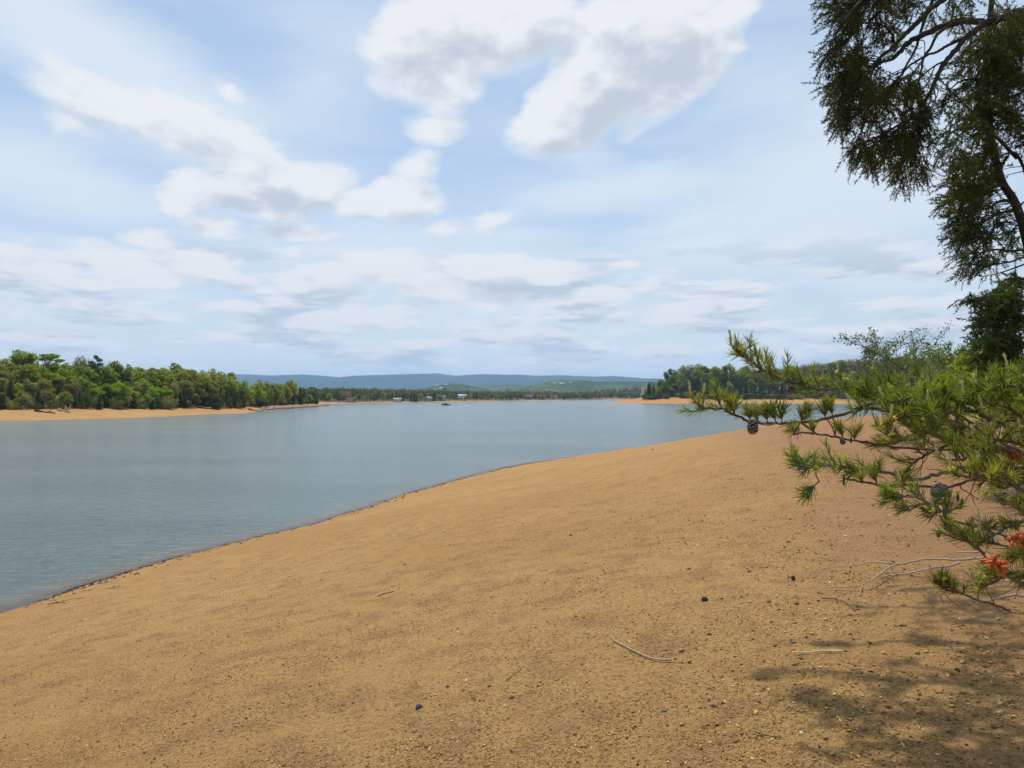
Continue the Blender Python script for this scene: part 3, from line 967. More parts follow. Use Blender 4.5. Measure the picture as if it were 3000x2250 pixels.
special('tallmid', 0, 19, 346.5, 205, 0, 'tallest narrow tree on the far left skyline, standing over the wood', .9)
special('tallmid', 1, 28, 350, 207, 0, 'slim tree just right of the tallest tree on the left skyline', .9)
special('spread', 0, 46, 350.5, 206, 0, 'flat-topped open tree with spreading limbs on the left skyline', 1.0)
special('bare', 0, 80, 356, 214, 0, 'round brownish budding crown on the left skyline beside a dark round tree', 1.1)
special('pine', 1, 97, 353.5, 216, 0, 'dark round-headed tree rising highest after the flat-topped one on the left skyline', .9)
special('tallmid', 0, 114, 358, 220, 0, 'pale green pointed tree alone on the left skyline right of the dark round tree', .8)
special('mid', 1, 129, 364, 228, 0, 'small rounded tree top poking over the left wood where it evens out', .8)
special('mid', 0, 178, 364, 262, 0, 'domed green tree top in the middle of the left wood skyline', .8)
special('cedar', 0, 219, 370, 318, 0, 'dark pointed evergreen at the end of the tall part of the left wood', 1.0)
special('tallmid', 1, 231, 370.5, 322, 0, 'tall pale tree closing the high skyline of the left wood', .9)
special('mid', 0, 291, 379.5, 375, 0, 'rounded tree standing highest on the low point of the left wood', .95)
special('cedar', 1, 316, 388, 418, 0, 'dark evergreen standing last at the tip of the left point', 1.3)

# right hand wood behind the sand spit
SKY_R = [(600, 390), (622, 387), (636, 384.4), (644, 384), (654, 380), (662, 378), (676, 371), (684, 368), (693, 367), (702, 364.5), (710, 365.5), (717, 369), (724, 367), (731, 366), (738, 369), (752, 372), (770, 371),
         (800, 370), (836, 369), (855, 368), (900, 366), (1030, 362)]
rx_ = [p[0] for p in SKY_R]; ry_ = [p[1] for p in SKY_R]


def plant_right():
    rows = [(26, 5.5, .30, ['darkbush', 'olivebush', 'darkbush']), (32, 7, .6, ['cedar', 'cedar', 'mid', 'olive', 'pine']), (44, 8, .75, ['cedar', 'mid', 'pine', 'olive', 'mid']),
            (62, 8.5, .92, ['mid', 'olive', 'mid', 'bare', 'tallmid']), (80, 9, 1.0, ['mid', 'olive', 'oliveround', 'bare', 'tallmid', 'mid'])]
    rowname = ['along the foot of the right wood', 'at the front of the right wood', 'behind the front trees of the right wood', 'half way back in the right wood', 'on the right wood skyline']
    for ri, (off, step, rel, ks) in enumerate(rows):
        px = 632 + ri * 2
        while px < 868:
            px += step * random.uniform(.75, 1.25)
            D0 = 560 if px < 700 else (545 if px < 860 else 520)
            D = D0 + off + random.uniform(-6, 6)
            x = (px - 512) / FPX * D
            zb = hz1(x, D)
            if sdist(POLY_F, np.array([x]), np.array([D]))[0] < 16: continue
            top = np.interp(px, rx_, ry_) + random.uniform(-.6, 1.8)
            if ri == 4: h = EYE + (HOR - top) * D / FPX - zb
            else: h = (398 - top) * rel * D / FPX * random.uniform(.85, 1.1)
            h = max(5, min(h, 24)) if ri else 5.5
            k = random.choice(ks)
            if ri and px < 672: k = random.choice(['cedar', 'cedar', 'pine', 'mid'])
            d = kinds[k][4]
            place_tree(k, random.randrange(2), x, D, zb, h, f'{d} {rowname[ri]}', f'{d}s {rowname[ri]}', 1.15)


plant_right()
special('tallmid', 1, 669, 367, 628, 0, 'slender tree standing clear above the wood left of the big right-hand crown', .75)
special('bare', 1, 702, 364, 640, 0, 'broad brownish budding crown at the highest point of the right wood', 1.2)

# far shore: the front trees one by one, everything behind them as a wood
SKY_F = [(318, 389), (324, 388.5), (345, 388), (358, 390), (383, 389), (411, 389.5), (440, 390.5), (475, 391), (505, 391.5), (540, 391.5), (570, 391), (590, 390), (600, 388), (618, 386), (634, 385)]
fx_ = [p[0] for p in SKY_F]; fy_ = [p[1] for p in SKY_F]
px = 321.0
while px < 598:
    px += random.uniform(2.6, 4.6)
    D0 = line_depth(POLY_F, px, 500, 1700)
    D = D0 + random.uniform(15, 50)
    x = (px - 512) / FPX * D
    zb = hz1(x, D)
    h = max(6, min(16, EYE + (HOR - np.interp(px, fx_, fy_) - 1.5) * D / FPX - zb)) * random.uniform(.6, 1.0)
    k = random.choice(['cedar', 'mid', 'olive', 'bare', 'oliveround', 'pine', 'mid'])
    d = kinds[k][4]
    place_tree(k, 0, x, D, zb, h, f'{d} on the far shore', f'{d}s along the far shore', 1.2)


def mass_wood(name, label, pts_fn, n, nleaf, lsize, hrange, matl, seed):
    """a distant wood that reads as one mass"""
    rg = np.random.default_rng(seed)
    b = MB()
    x, y = pts_fn(rg, n)
    z = height(x, y, False)
    ok = z > 1.2
    x, y, z = x[ok], y[ok], z[ok]
    pts = []; szs = []
    for i in range(len(x)):
        h = rg.uniform(*hrange); w = h * rg.uniform(.22, .36)
        k = nleaf
        d = rg.normal(size=(k, 3)); d /= np.linalg.norm(d, axis=1)[:, None]
        c = np.array((x[i], y[i], z[i] + h * .58))
        pts.append(c + d * np.array((w, w, h * .42)) * (.7 + .3 * rg.random((k, 1))) * (1 + .15 * rg.normal(size=(k, 1))))
    b.leaves(np.concatenate(pts), lsize, flat=.2, aspect=.8, rg=rg)
    o = b.build(name, matl)
    tag(o, label=label, cat='wood', kind='stuff')


def far_pts(rg, n):
    px = rg.uniform(300, 640, n)
    D = 1e3 * rg.uniform(.56, 1.9, n)
    x = (px - 512) / FPX * D
    d = sdist(POLY_F, x, D)
    k = (d > 26) & (d < 300)
    return x[k], D[k]


mass_wood('far_wood', 'long low mixed wood behind the far shore', far_pts, 6500, 60, 2.0, (7.5, 11.5), M['far_leaf'], 5)


def hill_pts(rg, n):
    px = rg.uniform(640, 1120, n)
    D = rg.uniform(500, 1000, n)
    x = (px - 512) / FPX * D
    d = sdist(POLY_F, x, D)
    k = (d > 26) & ((px > 862) | (D > 665))
    return x[k], D[k]


M['hill_leaf'] = foliage('hill_leaf', (.11, .14, .025), (.19, .22, .045), scale=.04)
mass_wood('hillside_wood', 'green wooded hillside beyond the cove on the right', hill_pts, 3800, 150, 1.25, (11, 17), M['hill_leaf'], 6)


def leftback(rg, n):
    px = rg.uniform(-160, 318, n)
    D = rg.uniform(190, 520, n)
    x = (px - 512) / FPX * D
    d = sdist(POLY_L, x, D)
    k = (d > 58) & (d < 140)
    return x[k], D[k]


def leftback2(rg, n):
    x = rg.uniform(-330, -120, n); y = rg.uniform(95, 200, n)
    d = sdist(POLY_L, x, y); pxx = 512 + FPX * x / y
    k = (d > 20) & (pxx < -20)
    return x[k], y[k]


mass_wood('wood_beyond_frame', 'mixed wood continuing along the left shore', leftback2, 420, 420, .8, (8, 12), M['hill_leaf'], 8)

# ------------------------------------------------------------------ houses on the far shore and the hill
M['white_wall'] = plain('white_wall', (.55, .55, .53), .7, .3, .06, .5)
M['tan_wall'] = plain('tan_wall', (.42, .38, .28), .8, .3, .1, .5)
M['red_wall'] = plain('red_wall', (.36, .17, .12), .8, .3, .1, .5)
M['grey_roof'] = plain('grey_roof', (.20, .20, .21), .8, .3, .1, .8)
M['light_roof'] = plain('light_roof', (.45, .46, .48), .6, .4, .08, .8)
M['brown_roof'] = plain('brown_roof', (.16, .11, .08), .8, .3, .1, .8)
M['window_glass'] = plain('window_glass', (.04, .05, .06), .15, .6, .1, 3)
house_group = 'houses across the lake'


def house(x, y, z, w, d, h, wall, roof, rz, label, group, win=3):
    root = empty('house', (x, y, z), rz, label=label, cat='house', group=group)
    b = MB(); b.box((0, 0, h / 2 - .6), (w, d, h + 1.2)); b.build('wall', M[wall], root)
    r_ = MB(); e = .5; rh = d * .34
    V = [(-w / 2 - e, -d / 2 - e, h), (w / 2 + e, -d / 2 - e, h), (w / 2 + e, d / 2 + e, h), (-w / 2 - e, d / 2 + e, h), (-w / 2 - e, 0, h + rh), (w / 2 + e, 0, h + rh)]
    r_.add(V, [(0, 1, 5, 4), (2, 3, 4, 5), (3, 2, 1, 0)], [(0, 4, 3), (1, 2, 5)])
    rf = r_.build('roof', M[roof], root)
    c = MB(); c.box((w * .25, d * .1, h + rh * 1.0), (.9, .9, 2.0)); c.build('chimney', M['red_wall'], rf)
    for i in range(win):
        wx = (i + .5) / win * w - w / 2
        q = MB(); q.box((wx, -d / 2 - .02, h * .55), (w / win * .45, .12, h * .38)); q.build('window', M['window_glass'], root)
    return root


def shore_house(px, D_off, w, h, wall, roof, label, up=0):
    D0 = line_depth(POLY_F, px, 500, 1700); D = D0 + D_off
    x = (px - 512) / FPX * D
    house(x, D, hz1(x, D) + up, w, w * .6, h, wall, roof, -math.atan2(x, D) + random.uniform(-.3, .3), label, None)


shore_house(397.5, 12, 7, 2.4, 'white_wall', 'light_roof', 'small white boathouse with a pale roof close to the far waterline')
shore_house(428, 34, 8, 3.2, 'tan_wall', 'light_roof', 'pale grey-roofed cottage between trees right of the white boathouse')
shore_house(441.5, 36, 9, 3.6, 'tan_wall', 'grey_roof', 'tan two-storey house with a dark roof left of the long pale lodge')
shore_house(461, 32, 12, 4, 'tan_wall', 'light_roof', 'long pale lodge on the far shore, widest of the houses there')
shore_house(529, 44, 9, 3.2, 'red_wall', 'grey_roof', 'reddish house half hidden in far trees, left of the pink one')
shore_house(541, 44, 11, 3.6, 'red_wall', 'brown_roof', 'pinkish brick house near the middle of the far shore')
shore_house(554, 50, 8, 3.2, 'white_wall', 'grey_roof', 'white house on the far shore right of the brick one')
shore_house(350, 20, 6, 2.4, 'tan_wall', 'brown_roof', 'small brown cabin on the far shore near the left point')
hillh = [(437, 386.6, 'white_wall', 'white house highest on the left shoulder of the far green hill', 20), (446, 385.6, 'white_wall', 'white house near the crest of the far green hill', 18), (441, 389.5, 'white_wall', 'big white house low on the far green hill', 24),
         (435.5, 390.3, 'white_wall', 'narrow white house lowest on the far green hill', 13), (546, 382.8, 'tan_wall', 'pale house on the left slope of the second green hill', 18), (555, 384, 'white_wall', 'white house on the middle of the second green hill', 18),
         (562, 385, 'tan_wall', 'pale long house low on the second green hill', 26), (571, 383.2, 'white_wall', 'small white house on the right slope of the second green hill', 14)]
dg = bpy.context.evaluated_depsgraph_get
gh = bpy.data.objects['green_hills']
import mathutils
from mathutils.bvhtree import BVHTree
gb = BVHTree.FromPolygons([v.co[:] for v in gh.data.vertices], [p.vertices[:] for p in gh.data.polygons])
for px, py, wl, lb, w in hillh:
    o0 = Vector((0, 0, EYE)); d = P(px, py, 1.0) - o0
    hit = gb.ray_cast(o0, d.normalized(), 6000)[0]
    if hit is None: print('house missed', px, py); continue
    house(hit.x, hit.y, hit.z - .5, w * .75, w * .42, 4.6, wl, 'light_roof', -math.atan2(hit.x, hit.y) + random.uniform(-.2, .2), lb, None)

# ------------------------------------------------------------------ motor boat and its wake
M['boat_dark'] = plain('boat_dark', (.03, .032, .04), .35, .5, .2, 2)
M['boat_white'] = plain('boat_white', (.75, .76, .76), .4, .5, .05, 2)
M['foam'] = plain('foam', (.8, .82, .82), .6, .3, .1, 3)
bx_, by_ = lake(446, 405.3)
br = empty('motor_boat', (bx_, by_, .05), R(186), label='small dark motor boat crossing the far water with a white wake', cat='boat')
L_, Wd = 5.4, 2.0
hull = MB(); sec = []
ns_ = 12
for i in range(ns_):
    f = i / (ns_ - 1); xx = -L_ / 2 + L_ * f; wd = Wd / 2 * (1 - max(0, (f - .45) / .55) ** 2.2 * .97); sh = .62 + .28 * f * f; kl = -.12 + .4 * max(0, f - .7)
    sec += [(xx, -wd, sh), (xx, -wd * .8, .15 + .1 * f), (xx, 0, kl), (xx, wd * .8, .15 + .1 * f), (xx, wd, sh), (xx, wd * .8, sh - .1), (xx, 0, sh - .28), (xx, -wd * .8, sh - .1)]
Q = [(i * 8 + k, i * 8 + (k + 1) % 8, (i + 1) * 8 + (k + 1) % 8, (i + 1) * 8 + k) for i in range(ns_ - 1) for k in range(8)]
hull.add(sec, Q + [(0, 1, 2, 3), (0, 3, 4, 7), (7, 4, 5, 6)])
hull.build('hull', M['boat_dark'], br)
q = MB(); q.box((.3, 0, .95), (1.0, 1.5, .5)); q.build('console', M['boat_dark'], br)
q = MB(); q.add([(.85, -.7, 1.15), (.85, .7, 1.15), (.55, .65, 1.55), (.55, -.65, 1.55), (.83, -.7, 1.15), (.83, .7, 1.15), (.53, .65, 1.55), (.53, -.65, 1.55)], [(0, 1, 2, 3), (7, 6, 5, 4), (0, 3, 7, 4), (1, 5, 6, 2), (3, 2, 6, 7), (0, 4, 5, 1)]); q.build('windscreen', M['window_glass'], br)
q = MB(); q.box((-L_ / 2 - .2, 0, .6), (.45, .45, .9)); q.build('outboard_motor', M['boat_dark'], br)
for sx_ in (-.35, .35):
    q = MB(); q.tube([(-.4, sx_, .5), (-.4, sx_, .95), (-.38, sx_, 1.3), (-.36, sx_, 1.42)], (.2, .24, .16, .06), 8)
    q.tube([(-.36, sx_, 1.4), (-.35, sx_, 1.52), (-.35, sx_, 1.66)], (.1, .13, .08), 8)
    pz = q.build('person', M['boat_dark'])
    pz.location = (0, 0, 0); pz.matrix_world = Matrix.Translation(br.location) @ Matrix.Rotation(R(186), 4, 'Z')
    tag(pz, label='dark seated figure aboard the motor boat, ' + ('nearer side' if sx_ > 0 else 'farther side'), cat='person')
wk = MB(); rgw = np.random.default_rng(3)
for i in range(420):
    f = rgw.random() ** 1.4; xx = 2.0 + f * 13; yy = rgw.normal() * (.35 + .5 * f)
    s = rgw.uniform(.25, .8) * (1 - .6 * f)
    wk.leaves(np.array([[bx_ + xx, by_ + yy - .04 * xx, .05 + rgw.random() * .55 * (1 - f) ** 1.5]]), s * 1.3, flat=.1, aspect=.7, rg=rgw)
tag(wk.build('boat_wake', M['foam']), label='white churned wake behind the motor boat', cat='wake', kind='stuff')

# ------------------------------------------------------------------ driftwood on the left beach, rocks of the far bank
M['drift_dark'] = plain('drift_dark', (.055, .042, .035), .9, .2, .4, 3)
M['drift_pale'] = plain('drift_pale', (.38, .32, .26), .9, .2, .3, 3)
M['bank_rock'] = plain('bank_rock', (.34, .22, .15), .9, .2, .3, 1.2)
drifts = [(208, 409.0, 6.0, .35, 'dark', 'long dark log lying at the top of the left beach, longest of the driftwood'), (166, 409.6, 4.0, -.1, 'dark', 'dark half buried log on the left beach left of the long log'),
          (225, 408.8, 3.0, .2, 'pale', 'pale bleached log on the left beach next to the long dark log'), (45, 412.6, 4.5, .1, 'dark', 'dark log at the upper edge of the left beach near the picture edge'),
          (64, 411.6, 3.5, -.2, 'pale', 'pale stick of driftwood on the left beach beside a dark log'), (238, 408.6, 3.5, -.3, 'dark', 'short dark log near the clay end of the left beach'),
          (255, 411, 5.0, -.25, 'dark', 'dark branch trailing towards the water at the beach tip')]
for px, py, L1, a, c_, lb in drifts:
    o0 = Vector((0, 0, EYE)); d = P(px, py, 1.0) - o0
    tt = np.linspace(120, 420, 3000); hh_ = height(d.x * tt, d.y * tt, False)
    k = int(np.argmax(EYE + d.z * tt < hh_))
    if k == 0: continue
    x, y = d.x * tt[k], d.y * tt[k]
    pts = []
    for i in range(7):
        f = i / 6 - .5; qx = x + f * L1 * math.cos(a); qy = y + f * L1 * math.sin(a)
        pts.append((qx - x, qy - y, hz1(qx, qy) + .16 + .10 * math.sin(i * 1.7)))
    b = MB(); b.tube(pts, np.linspace(.26, .10, 7), 7)
    b.tube([pts[4], (pts[4][0] + .5, pts[4][1], pts[4][2] + .5), (pts[4][0] + 1.0, pts[4][1] + .2, pts[4][2] + .8)], (.09, .06, .02), 5)
    g = b.build('driftwood_log', M['drift_' + c_], smooth=True); g.location = (x, y, 0)
    tag(g, label=lb, cat='driftwood')

rk = MB(); rgr = np.random.default_rng(12)
def rock(b, c, r, rg, m=0):
    V = []
    for i in range(4):
        ph = math.pi * (i + .5) / 4 - math.pi / 2
        for k in range(6):
            th = 2 * math.pi * k / 6 + i * .4
            s = rg.uniform(.7, 1.2)
            V.append((c[0] + r[0] * math.cos(ph) * math.cos(th) * s, c[1] + r[1] * math.cos(ph) * math.sin(th) * s, c[2] + r[2] * math.sin(ph) * s))
    Q = [(i * 6 + k, i * 6 + (k + 1) % 6, (i + 1) * 6 + (k + 1) % 6, (i + 1) * 6 + k) for i in range(3) for k in range(6)]
    V += [(c[0], c[1], c[2] - r[2]), (c[0], c[1], c[2] + r[2])]
    b.add(V, Q, [(24, (k + 1) % 6, k) for k in range(6)] + [(25, 18 + k, 18 + (k + 1) % 6) for k in range(6)], m=m)
for i in range(420):
    px = rgr.uniform(262, 328); D = line_depth(POLY_L, px, 200, 470) + rgr.uniform(.5, 16); x = (px - 512) / FPX * D
    s = rgr.uniform(.3, 1.0)
    rock(rk, (x, D, hz1(x, D) + s * .2), (s, s, s * .6), rgr)
tag(rk.build('rock_bank', M['bank_rock']), label='tumbled reddish rocks along the low point of the left shore', cat='rocks', kind='stuff')
# ------------------------------------------------------------------ near trees on the right
def rot_about(v, axis, ang):
    return Matrix.Rotation(ang, 3, axis) @ v


def unit(v):
    v = np.asarray(v, float)
    return v / (np.linalg.norm(v) + 1e-9)


def clump_tree(name, label, base, trunk, trad, limbs, masses, D, seed, leafm, barkm, tuft_r, tuft_w, per=14, spread=.16, conv=None, dz=1.2, sag=.25, cat='tree', droop=.3, twig=.007, frac=1.0, spray=.34):
    """a tree whose limbs are given as curves and whose foliage is clumps of needle tufts hung on twigs"""
    rg = np.random.default_rng(seed)
    root = empty(name, base, label=label, cat=cat)
    off = -np.array(base)
    tr = MB()
    tp = spline(trunk, 6) + off
    tr.tube(tp, np.interp(np.linspace(0, 1, len(tp)), np.linspace(0, 1, len(trad)), trad), 8)
    tr.build('trunk', barkm, root, smooth=True)
    br = MB(); nd = MB()
    lp = [tp[int(len(tp) * .25):]]
    for pts, r0, r1 in limbs:
        q = spline(pts, 7) + off
        wob = rg.normal(size=q.shape) * r0 * .10; wob[0] = 0
        q = q + wob
        br.tube(q, np.linspace(r0, r1, len(q)), 6)
        lp.append(q[2:])
    LP = np.concatenate(lp)
    for (cx, cy, rx, ry, n, ddep) in masses:
        for i in range(max(2, int(n * frac))):
            while True:
                a, b = rg.uniform(-1, 1, 2)
                if a * a + b * b < 1: break
            X, Y = conv(cx + a * rx, cy + b * ry)
            Dd = D + ddep + rg.uniform(-dz, dz)
            c = np.array(P3(X, Y, Dd)) + off
            k = int(np.argmin(((LP - c) ** 2).sum(1) + 2.0 * np.maximum(0, c[2] - LP[:, 2]) ** 2))
            s = LP[k]
            midp = (s + c) / 2 + np.array((0, 0, sag * rg.uniform(.2, 1) * np.linalg.norm(c - s) * .35)) + rg.normal(size=3) * .05
            path = spline([s, midp, c], 4)
            br.tube(path, np.linspace(twig * 1.5, twig * .6, len(path)), 4, cap=False)
            # drooping sprays: thin twigs closely set with short needles
            nt = int(rg.integers(5, 9))
            dirn = unit(c - midp)
            out_ = unit(dirn + np.array((-.25, 0, -.1)))
            for j in range(nt):
                p0 = s + (c - s) * rg.uniform(.55, 1.0) + rg.normal(size=3) * .02
                dd = unit(out_ * .8 + rg.normal(size=3) * .5 + np.array((0, 0, -droop)))
                L = spray * rg.uniform(.5, 1.15)
                pts_ = [p0, p0 + dd * L * .5, p0 + dd * L + np.array((0, 0, -.10 * L))]
                br.tube(pts_, (twig * .6, twig * .5, twig * .35), 3, cap=False)
                k2 = int(per * L / .1)
                f = rg.random(k2)[:, None] ** .8
                B = np.where(f < .5, pts_[0] + (pts_[1] - pts_[0]) * f * 2, pts_[1] + (pts_[2] - pts_[1]) * (f * 2 - 1))
                # tufts: needles bunch every few centimetres
                B = B + dd * (.012 * np.sin(f * 40))
                v = unit(dd) * .75 + rg.normal(size=(k2, 3)) * .55
                nd.needles(B, v, tuft_r * rg.uniform(.6, 1.15, k2), tuft_w, .1, rg=rg)
    br.build('limbs', barkm, root, smooth=True)
    nd.build('needles', leafm, root)
    return root


z6 = lambda X, Y: (2350 + X / 3.017, Y / 3.017)
z7 = lambda X, Y: (2650 + X / 2.766, 500 + Y / 2.766)
z4 = lambda X, Y: (2300 + X / 3.16, 950 + Y / 3.16)
z5 = lambda X, Y: (2300 + X / 3.16, 1350 + Y / 3.16)
z3 = lambda X, Y: (1750 + X / 2.949, 950 + Y / 2.949)


def curve(conv, pts, D0, D1=None):
    D1 = D0 if D1 is None else D1
    n = len(pts)
    return [P3(*conv(*p), D0 + (D1 - D0) * i / max(1, n - 1)) for i, p in enumerate(pts)]


# the pine whose long limbs hang into the top right corner
DA = 12.0
junc = P3(*z6(1640, 195), DA)
baseA = (12.6, 13.0, hz1(12.6, 13.0))
trunkA = [baseA, (12.5, 13, 7), (12.2, 12.9, 10.5), (11.9, 12.7, 14), (11.7, 12.6, 17)]
limbsA = [
    ([(12.2, 12.9, 10.6), P3(3180, 60, DA + .6)] + curve(z6, [(1961, 110), (1800, 150), (1640, 195), (1400, 190), (1280, 222), (1050, 310), (930, 390), (860, 470), (800, 520), (700, 550), (600, 640), (520, 700)], DA + .4, DA - .4), .085, .012),
    (curve(z6, [(1660, 190), (1600, 215), (1450, 335), (1350, 450), (1260, 550), (1190, 680), (1150, 780), (1080, 900), (1030, 1030), (990, 1180), (1010, 1280), (960, 1400)], DA, DA - .4), .055, .013),
    ([(12.0, 12.8, 12.5), P3(2960, -190, DA + .3)] + curve(z6, [(1400, -120), (1240, 0), (1120, 90), (1000, 220), (900, 310), (820, 400), (700, 500), (600, 600), (480, 700), (330, 860)], DA, DA - .8), .065, .011),
    (curve(z6, [(1300, -200), (1160, 0), (1090, 150), (1040, 310), (1000, 440), (930, 560), (880, 650), (800, 800)], DA + .3, DA), .035, .012),
    (curve(z6, [(1400, 200), (1300, 232), (1200, 300), (1130, 430), (1070, 520), (1040, 690), (1000, 800)], DA, DA - .2), .032, .012),
    (curve(z6, [(1440, 335), (1290, 400), (1190, 460), (1100, 490), (950, 580), (860, 680), (700, 850), (560, 980)], DA, DA - .3), .026, .010),
    (curve(z6, [(1260, 540), (1160, 590), (1060, 670), (960, 760)], DA, DA + .2), .018, .008),
    ([P3(2960, -190, DA + .3)] + curve(z6, [(1200, -350), (900, -250), (700, -120), (560, -20), (420, 120), (300, 300), (230, 460)], DA, DA - 1), .06, .012),
    (curve(z6, [(820, 400), (790, 300), (700, 220), (560, 200), (400, 260)], DA - .3, DA - .8), .02, .008),
    (curve(z6, [(1030, 1030), (900, 1080), (760, 1160), (640, 1220), (520, 1270)], DA - .3, DA - .7), .024, .008),
]
massA = [(560, -30, 400, 190, 62, 0), (380, 120, 180, 150, 26, -.4), (640, 180, 260, 110, 20, 0), (880, -20, 180, 90, 20, 0), (350, 460, 190, 150, 40, -.4), (480, 640, 190, 110, 30, -.3),
         (420, 820, 210, 190, 46, -.4), (330, 1020, 140, 110, 18, -.4), (560, 760, 190, 130, 22, 0), (700, 880, 160, 150, 22, 0), (640, 1040, 90, 70, 8, -.2), (620, 1330, 190, 130, 32, -.4), (840, 1300, 220, 150, 36, -.2), (990, 1210, 190, 150, 26, 0),
         (920, 1000, 160, 130, 18, 0), (1000, 800, 190, 110, 18, 0), (900, 720, 180, 60, 12, 0), (790, 1480, 120, 80, 10, 0), (1020, 1480, 130, 130, 15, 0), (850, 1600, 90, 60, 5, 0), (1100, 1050, 120, 150, 12, 0),
         (1440, 60, 130, 90, 9, .3), (1500, 160, 150, 60, 5, .4), (1800, 90, 200, 50, 12, .4), (700, 380, 60, 90, 3, 0), (860, 420, 80, 120, 4, 0), (1180, 130, 90, 90, 4, 0), (960,620,120,60,5,0)]
clump_tree('pine_tree', 'large dark pine whose long arching limbs droop into the top right corner', baseA, trunkA, (.30, .26, .22, .16, .07), limbsA, massA, DA, 101,
           M['high_needle'], M['dark_bark'], .055, .0085, 13, .15, z6, dz=.7, frac=.68, spray=.36, droop=.35, cat='pine')

# the pine right behind it, a pale trunk showing among the twigs
DB = 14.0
bt = [P3(3135, 1235, DB), P3(3080, 1000, DB), P3(3005, 690, DB), P3(2986, 627, DB), P3(2968, 583, DB), P3(2932, 522, DB), P3(2900, 380, DB), P3(2890, 200, DB), P3(2910, -60, DB), P3(2930, -400, DB)]
bx, by = bt[0].x, bt[0].y
bt[0] = Vector((bx, by, hz1(bx, by) - .1))
limbsB = [(curve(z7, [(880, 250), (800, 240), (740, 265), (680, 300), (560, 330), (420, 330)], DB, DB - .6), .035, .01),
          (curve(z7, [(840, 140), (760, 120), (640, 160), (500, 200), (380, 260)], DB, DB - .5), .03, .01),
          (curve(z7, [(920, 320), (820, 330), (700, 380), (560, 470), (480, 560)], DB, DB - .4), .03, .01),
          (curve(z7, [(968, 640), (860, 650), (720, 640), (600, 680), (520, 760), (490, 860)], DB, DB - .4), .026, .007),
          (curve(z7, [(968, 700), (850, 740), (720, 760), (640, 790), (560, 860), (480, 900), (460, 980)], DB, DB + .3), .02, .004),
          (curve(z7, [(968, 760), (860, 800), (740, 840), (640, 860), (600, 960)], DB, DB + .3), .018, .004),
          (curve(z6, [(1800, 900), (1700, 760), (1560, 700), (1400, 720), (1300, 800)], DB, DB - .6), .04, .01),
          (curve(z6, [(1840, 500), (1740, 380), (1600, 330), (1450, 420), (1380, 520)], DB, DB - .6), .04, .01),
          (curve(z6, [(1900, 1400), (1700, 1200), (1540, 1120), (1360, 1150), (1250, 1250)], DB, DB - .4), .035, .01),
          (curve(z6, [(2020, 1640), (1900, 1370), (1800, 1360), (1700, 1420), (1600, 1500)], DB, DB - .4), .03, .01)]
massB = []
for (X, Y, rx, ry, n) in [(1700, 330, 300, 190, 80), (1850, 450, 170, 260, 60), (1620, 560, 260, 180, 60), (1800, 700, 220, 200, 62), (1520, 800, 240, 170, 46), (1480, 980, 250, 130, 34), (1750, 950, 220, 150, 40),
                          (1500, 1180, 270, 150, 42), (1760, 1150, 230, 150, 20), (1420, 1380, 220, 130, 30), (1650, 1420, 200, 110, 20), (1330, 1480, 130, 90, 12), (1600, 1600, 280, 100, 32), (1860, 1250, 130, 120, 10), (1900, 200, 90, 120, 22), (1880, 950, 110, 300, 24)]:
    massB.append((*z6(X, Y), rx / 3.017, ry / 3.017, n, 0))
for (X, Y, rx, ry, n) in [(560, 60, 260, 90, 22), (430, 240, 160, 90, 24), (560, 220, 180, 110, 26), (460, 400, 150, 100, 26), (600, 400, 180, 140, 28), (430, 560, 130, 100, 20), (560, 600, 170, 110, 26), (640, 720, 150, 80, 16), (520, 790, 70, 80, 7),
                          (760, 560, 150, 90, 12), (800, 420, 130, 90, 9), (860, 620, 110, 70, 8), (720, 200, 110, 100, 8), (900, 400, 60, 80, 5)]:
    massB.append((*z7(X, Y), rx / 2.766, ry / 2.766, n, 0))
clump_tree('pine_tree', 'olive-green pine at the right edge with its pale leaning trunk showing between twigs', tuple(bt[0]), bt, (.15, .12, .085, .08, .075, .07, .065, .06, .045, .02), limbsB, massB, DB, 102,
           M['high_needle'], M['dark_bark'], .060, .010, 13, .19, lambda a, b: (a, b), dz=1.0, frac=.47, spray=.40, droop=.15, cat='pine')

# the cedar under them
DC = 12.0
cb = P3(3090, 1300, DC); cbz = hz1(cb.x, cb.y)
trunkC = [(cb.x, cb.y, cbz - .1), P3(3080, 1150, DC), P3(3060, 1000, DC), P3(3040, 820, DC)]
limbsC = [(curve(z7, [(1150, 1150), (968, 1060), (820, 1040), (680, 1040), (540, 1060), (440, 1085)], DC, DC - .5), .03, .006),
          (curve(z7, [(1150, 1350), (968, 1230), (880, 1150), (760, 1180), (620, 1200)], DC, DC - .4), .03, .006),
          (curve(z7, [(1150, 1500), (968, 1420), (820, 1380), (700, 1400), (590, 1410)], DC, DC - .4), .03, .006),
          (curve(z7, [(1150, 1600), (960, 1520), (820, 1490), (680, 1480), (560, 1490)], DC, DC - .4), .03, .006)]
massC = []
for (X, Y, rx, ry, n) in [(860, 930, 130, 60, 16), (760, 1020, 190, 50, 22), (560, 1050, 120, 28, 9), (850, 1090, 130, 90, 26), (700, 1110, 120, 60, 14), (640, 1190, 70, 40, 9), (640, 1250, 60, 60, 8), (720, 1230, 90, 60, 12), (850, 1220, 120, 80, 20),
                          (620, 1320, 50, 50, 7), (760, 1370, 180, 60, 24), (900, 1350, 80, 90, 18), (640, 1430, 80, 60, 12), (780, 1460, 170, 70, 30), (620, 1510, 60, 30, 7), (800, 1560, 200, 80, 34), (900, 1650, 120, 120, 30), (700, 1600, 120, 60, 14), (850, 1800, 200, 100, 30), (900, 2000, 220, 120, 26)]:
    massC.append((*z7(X, Y), rx / 2.766, ry / 2.766, n, 0))
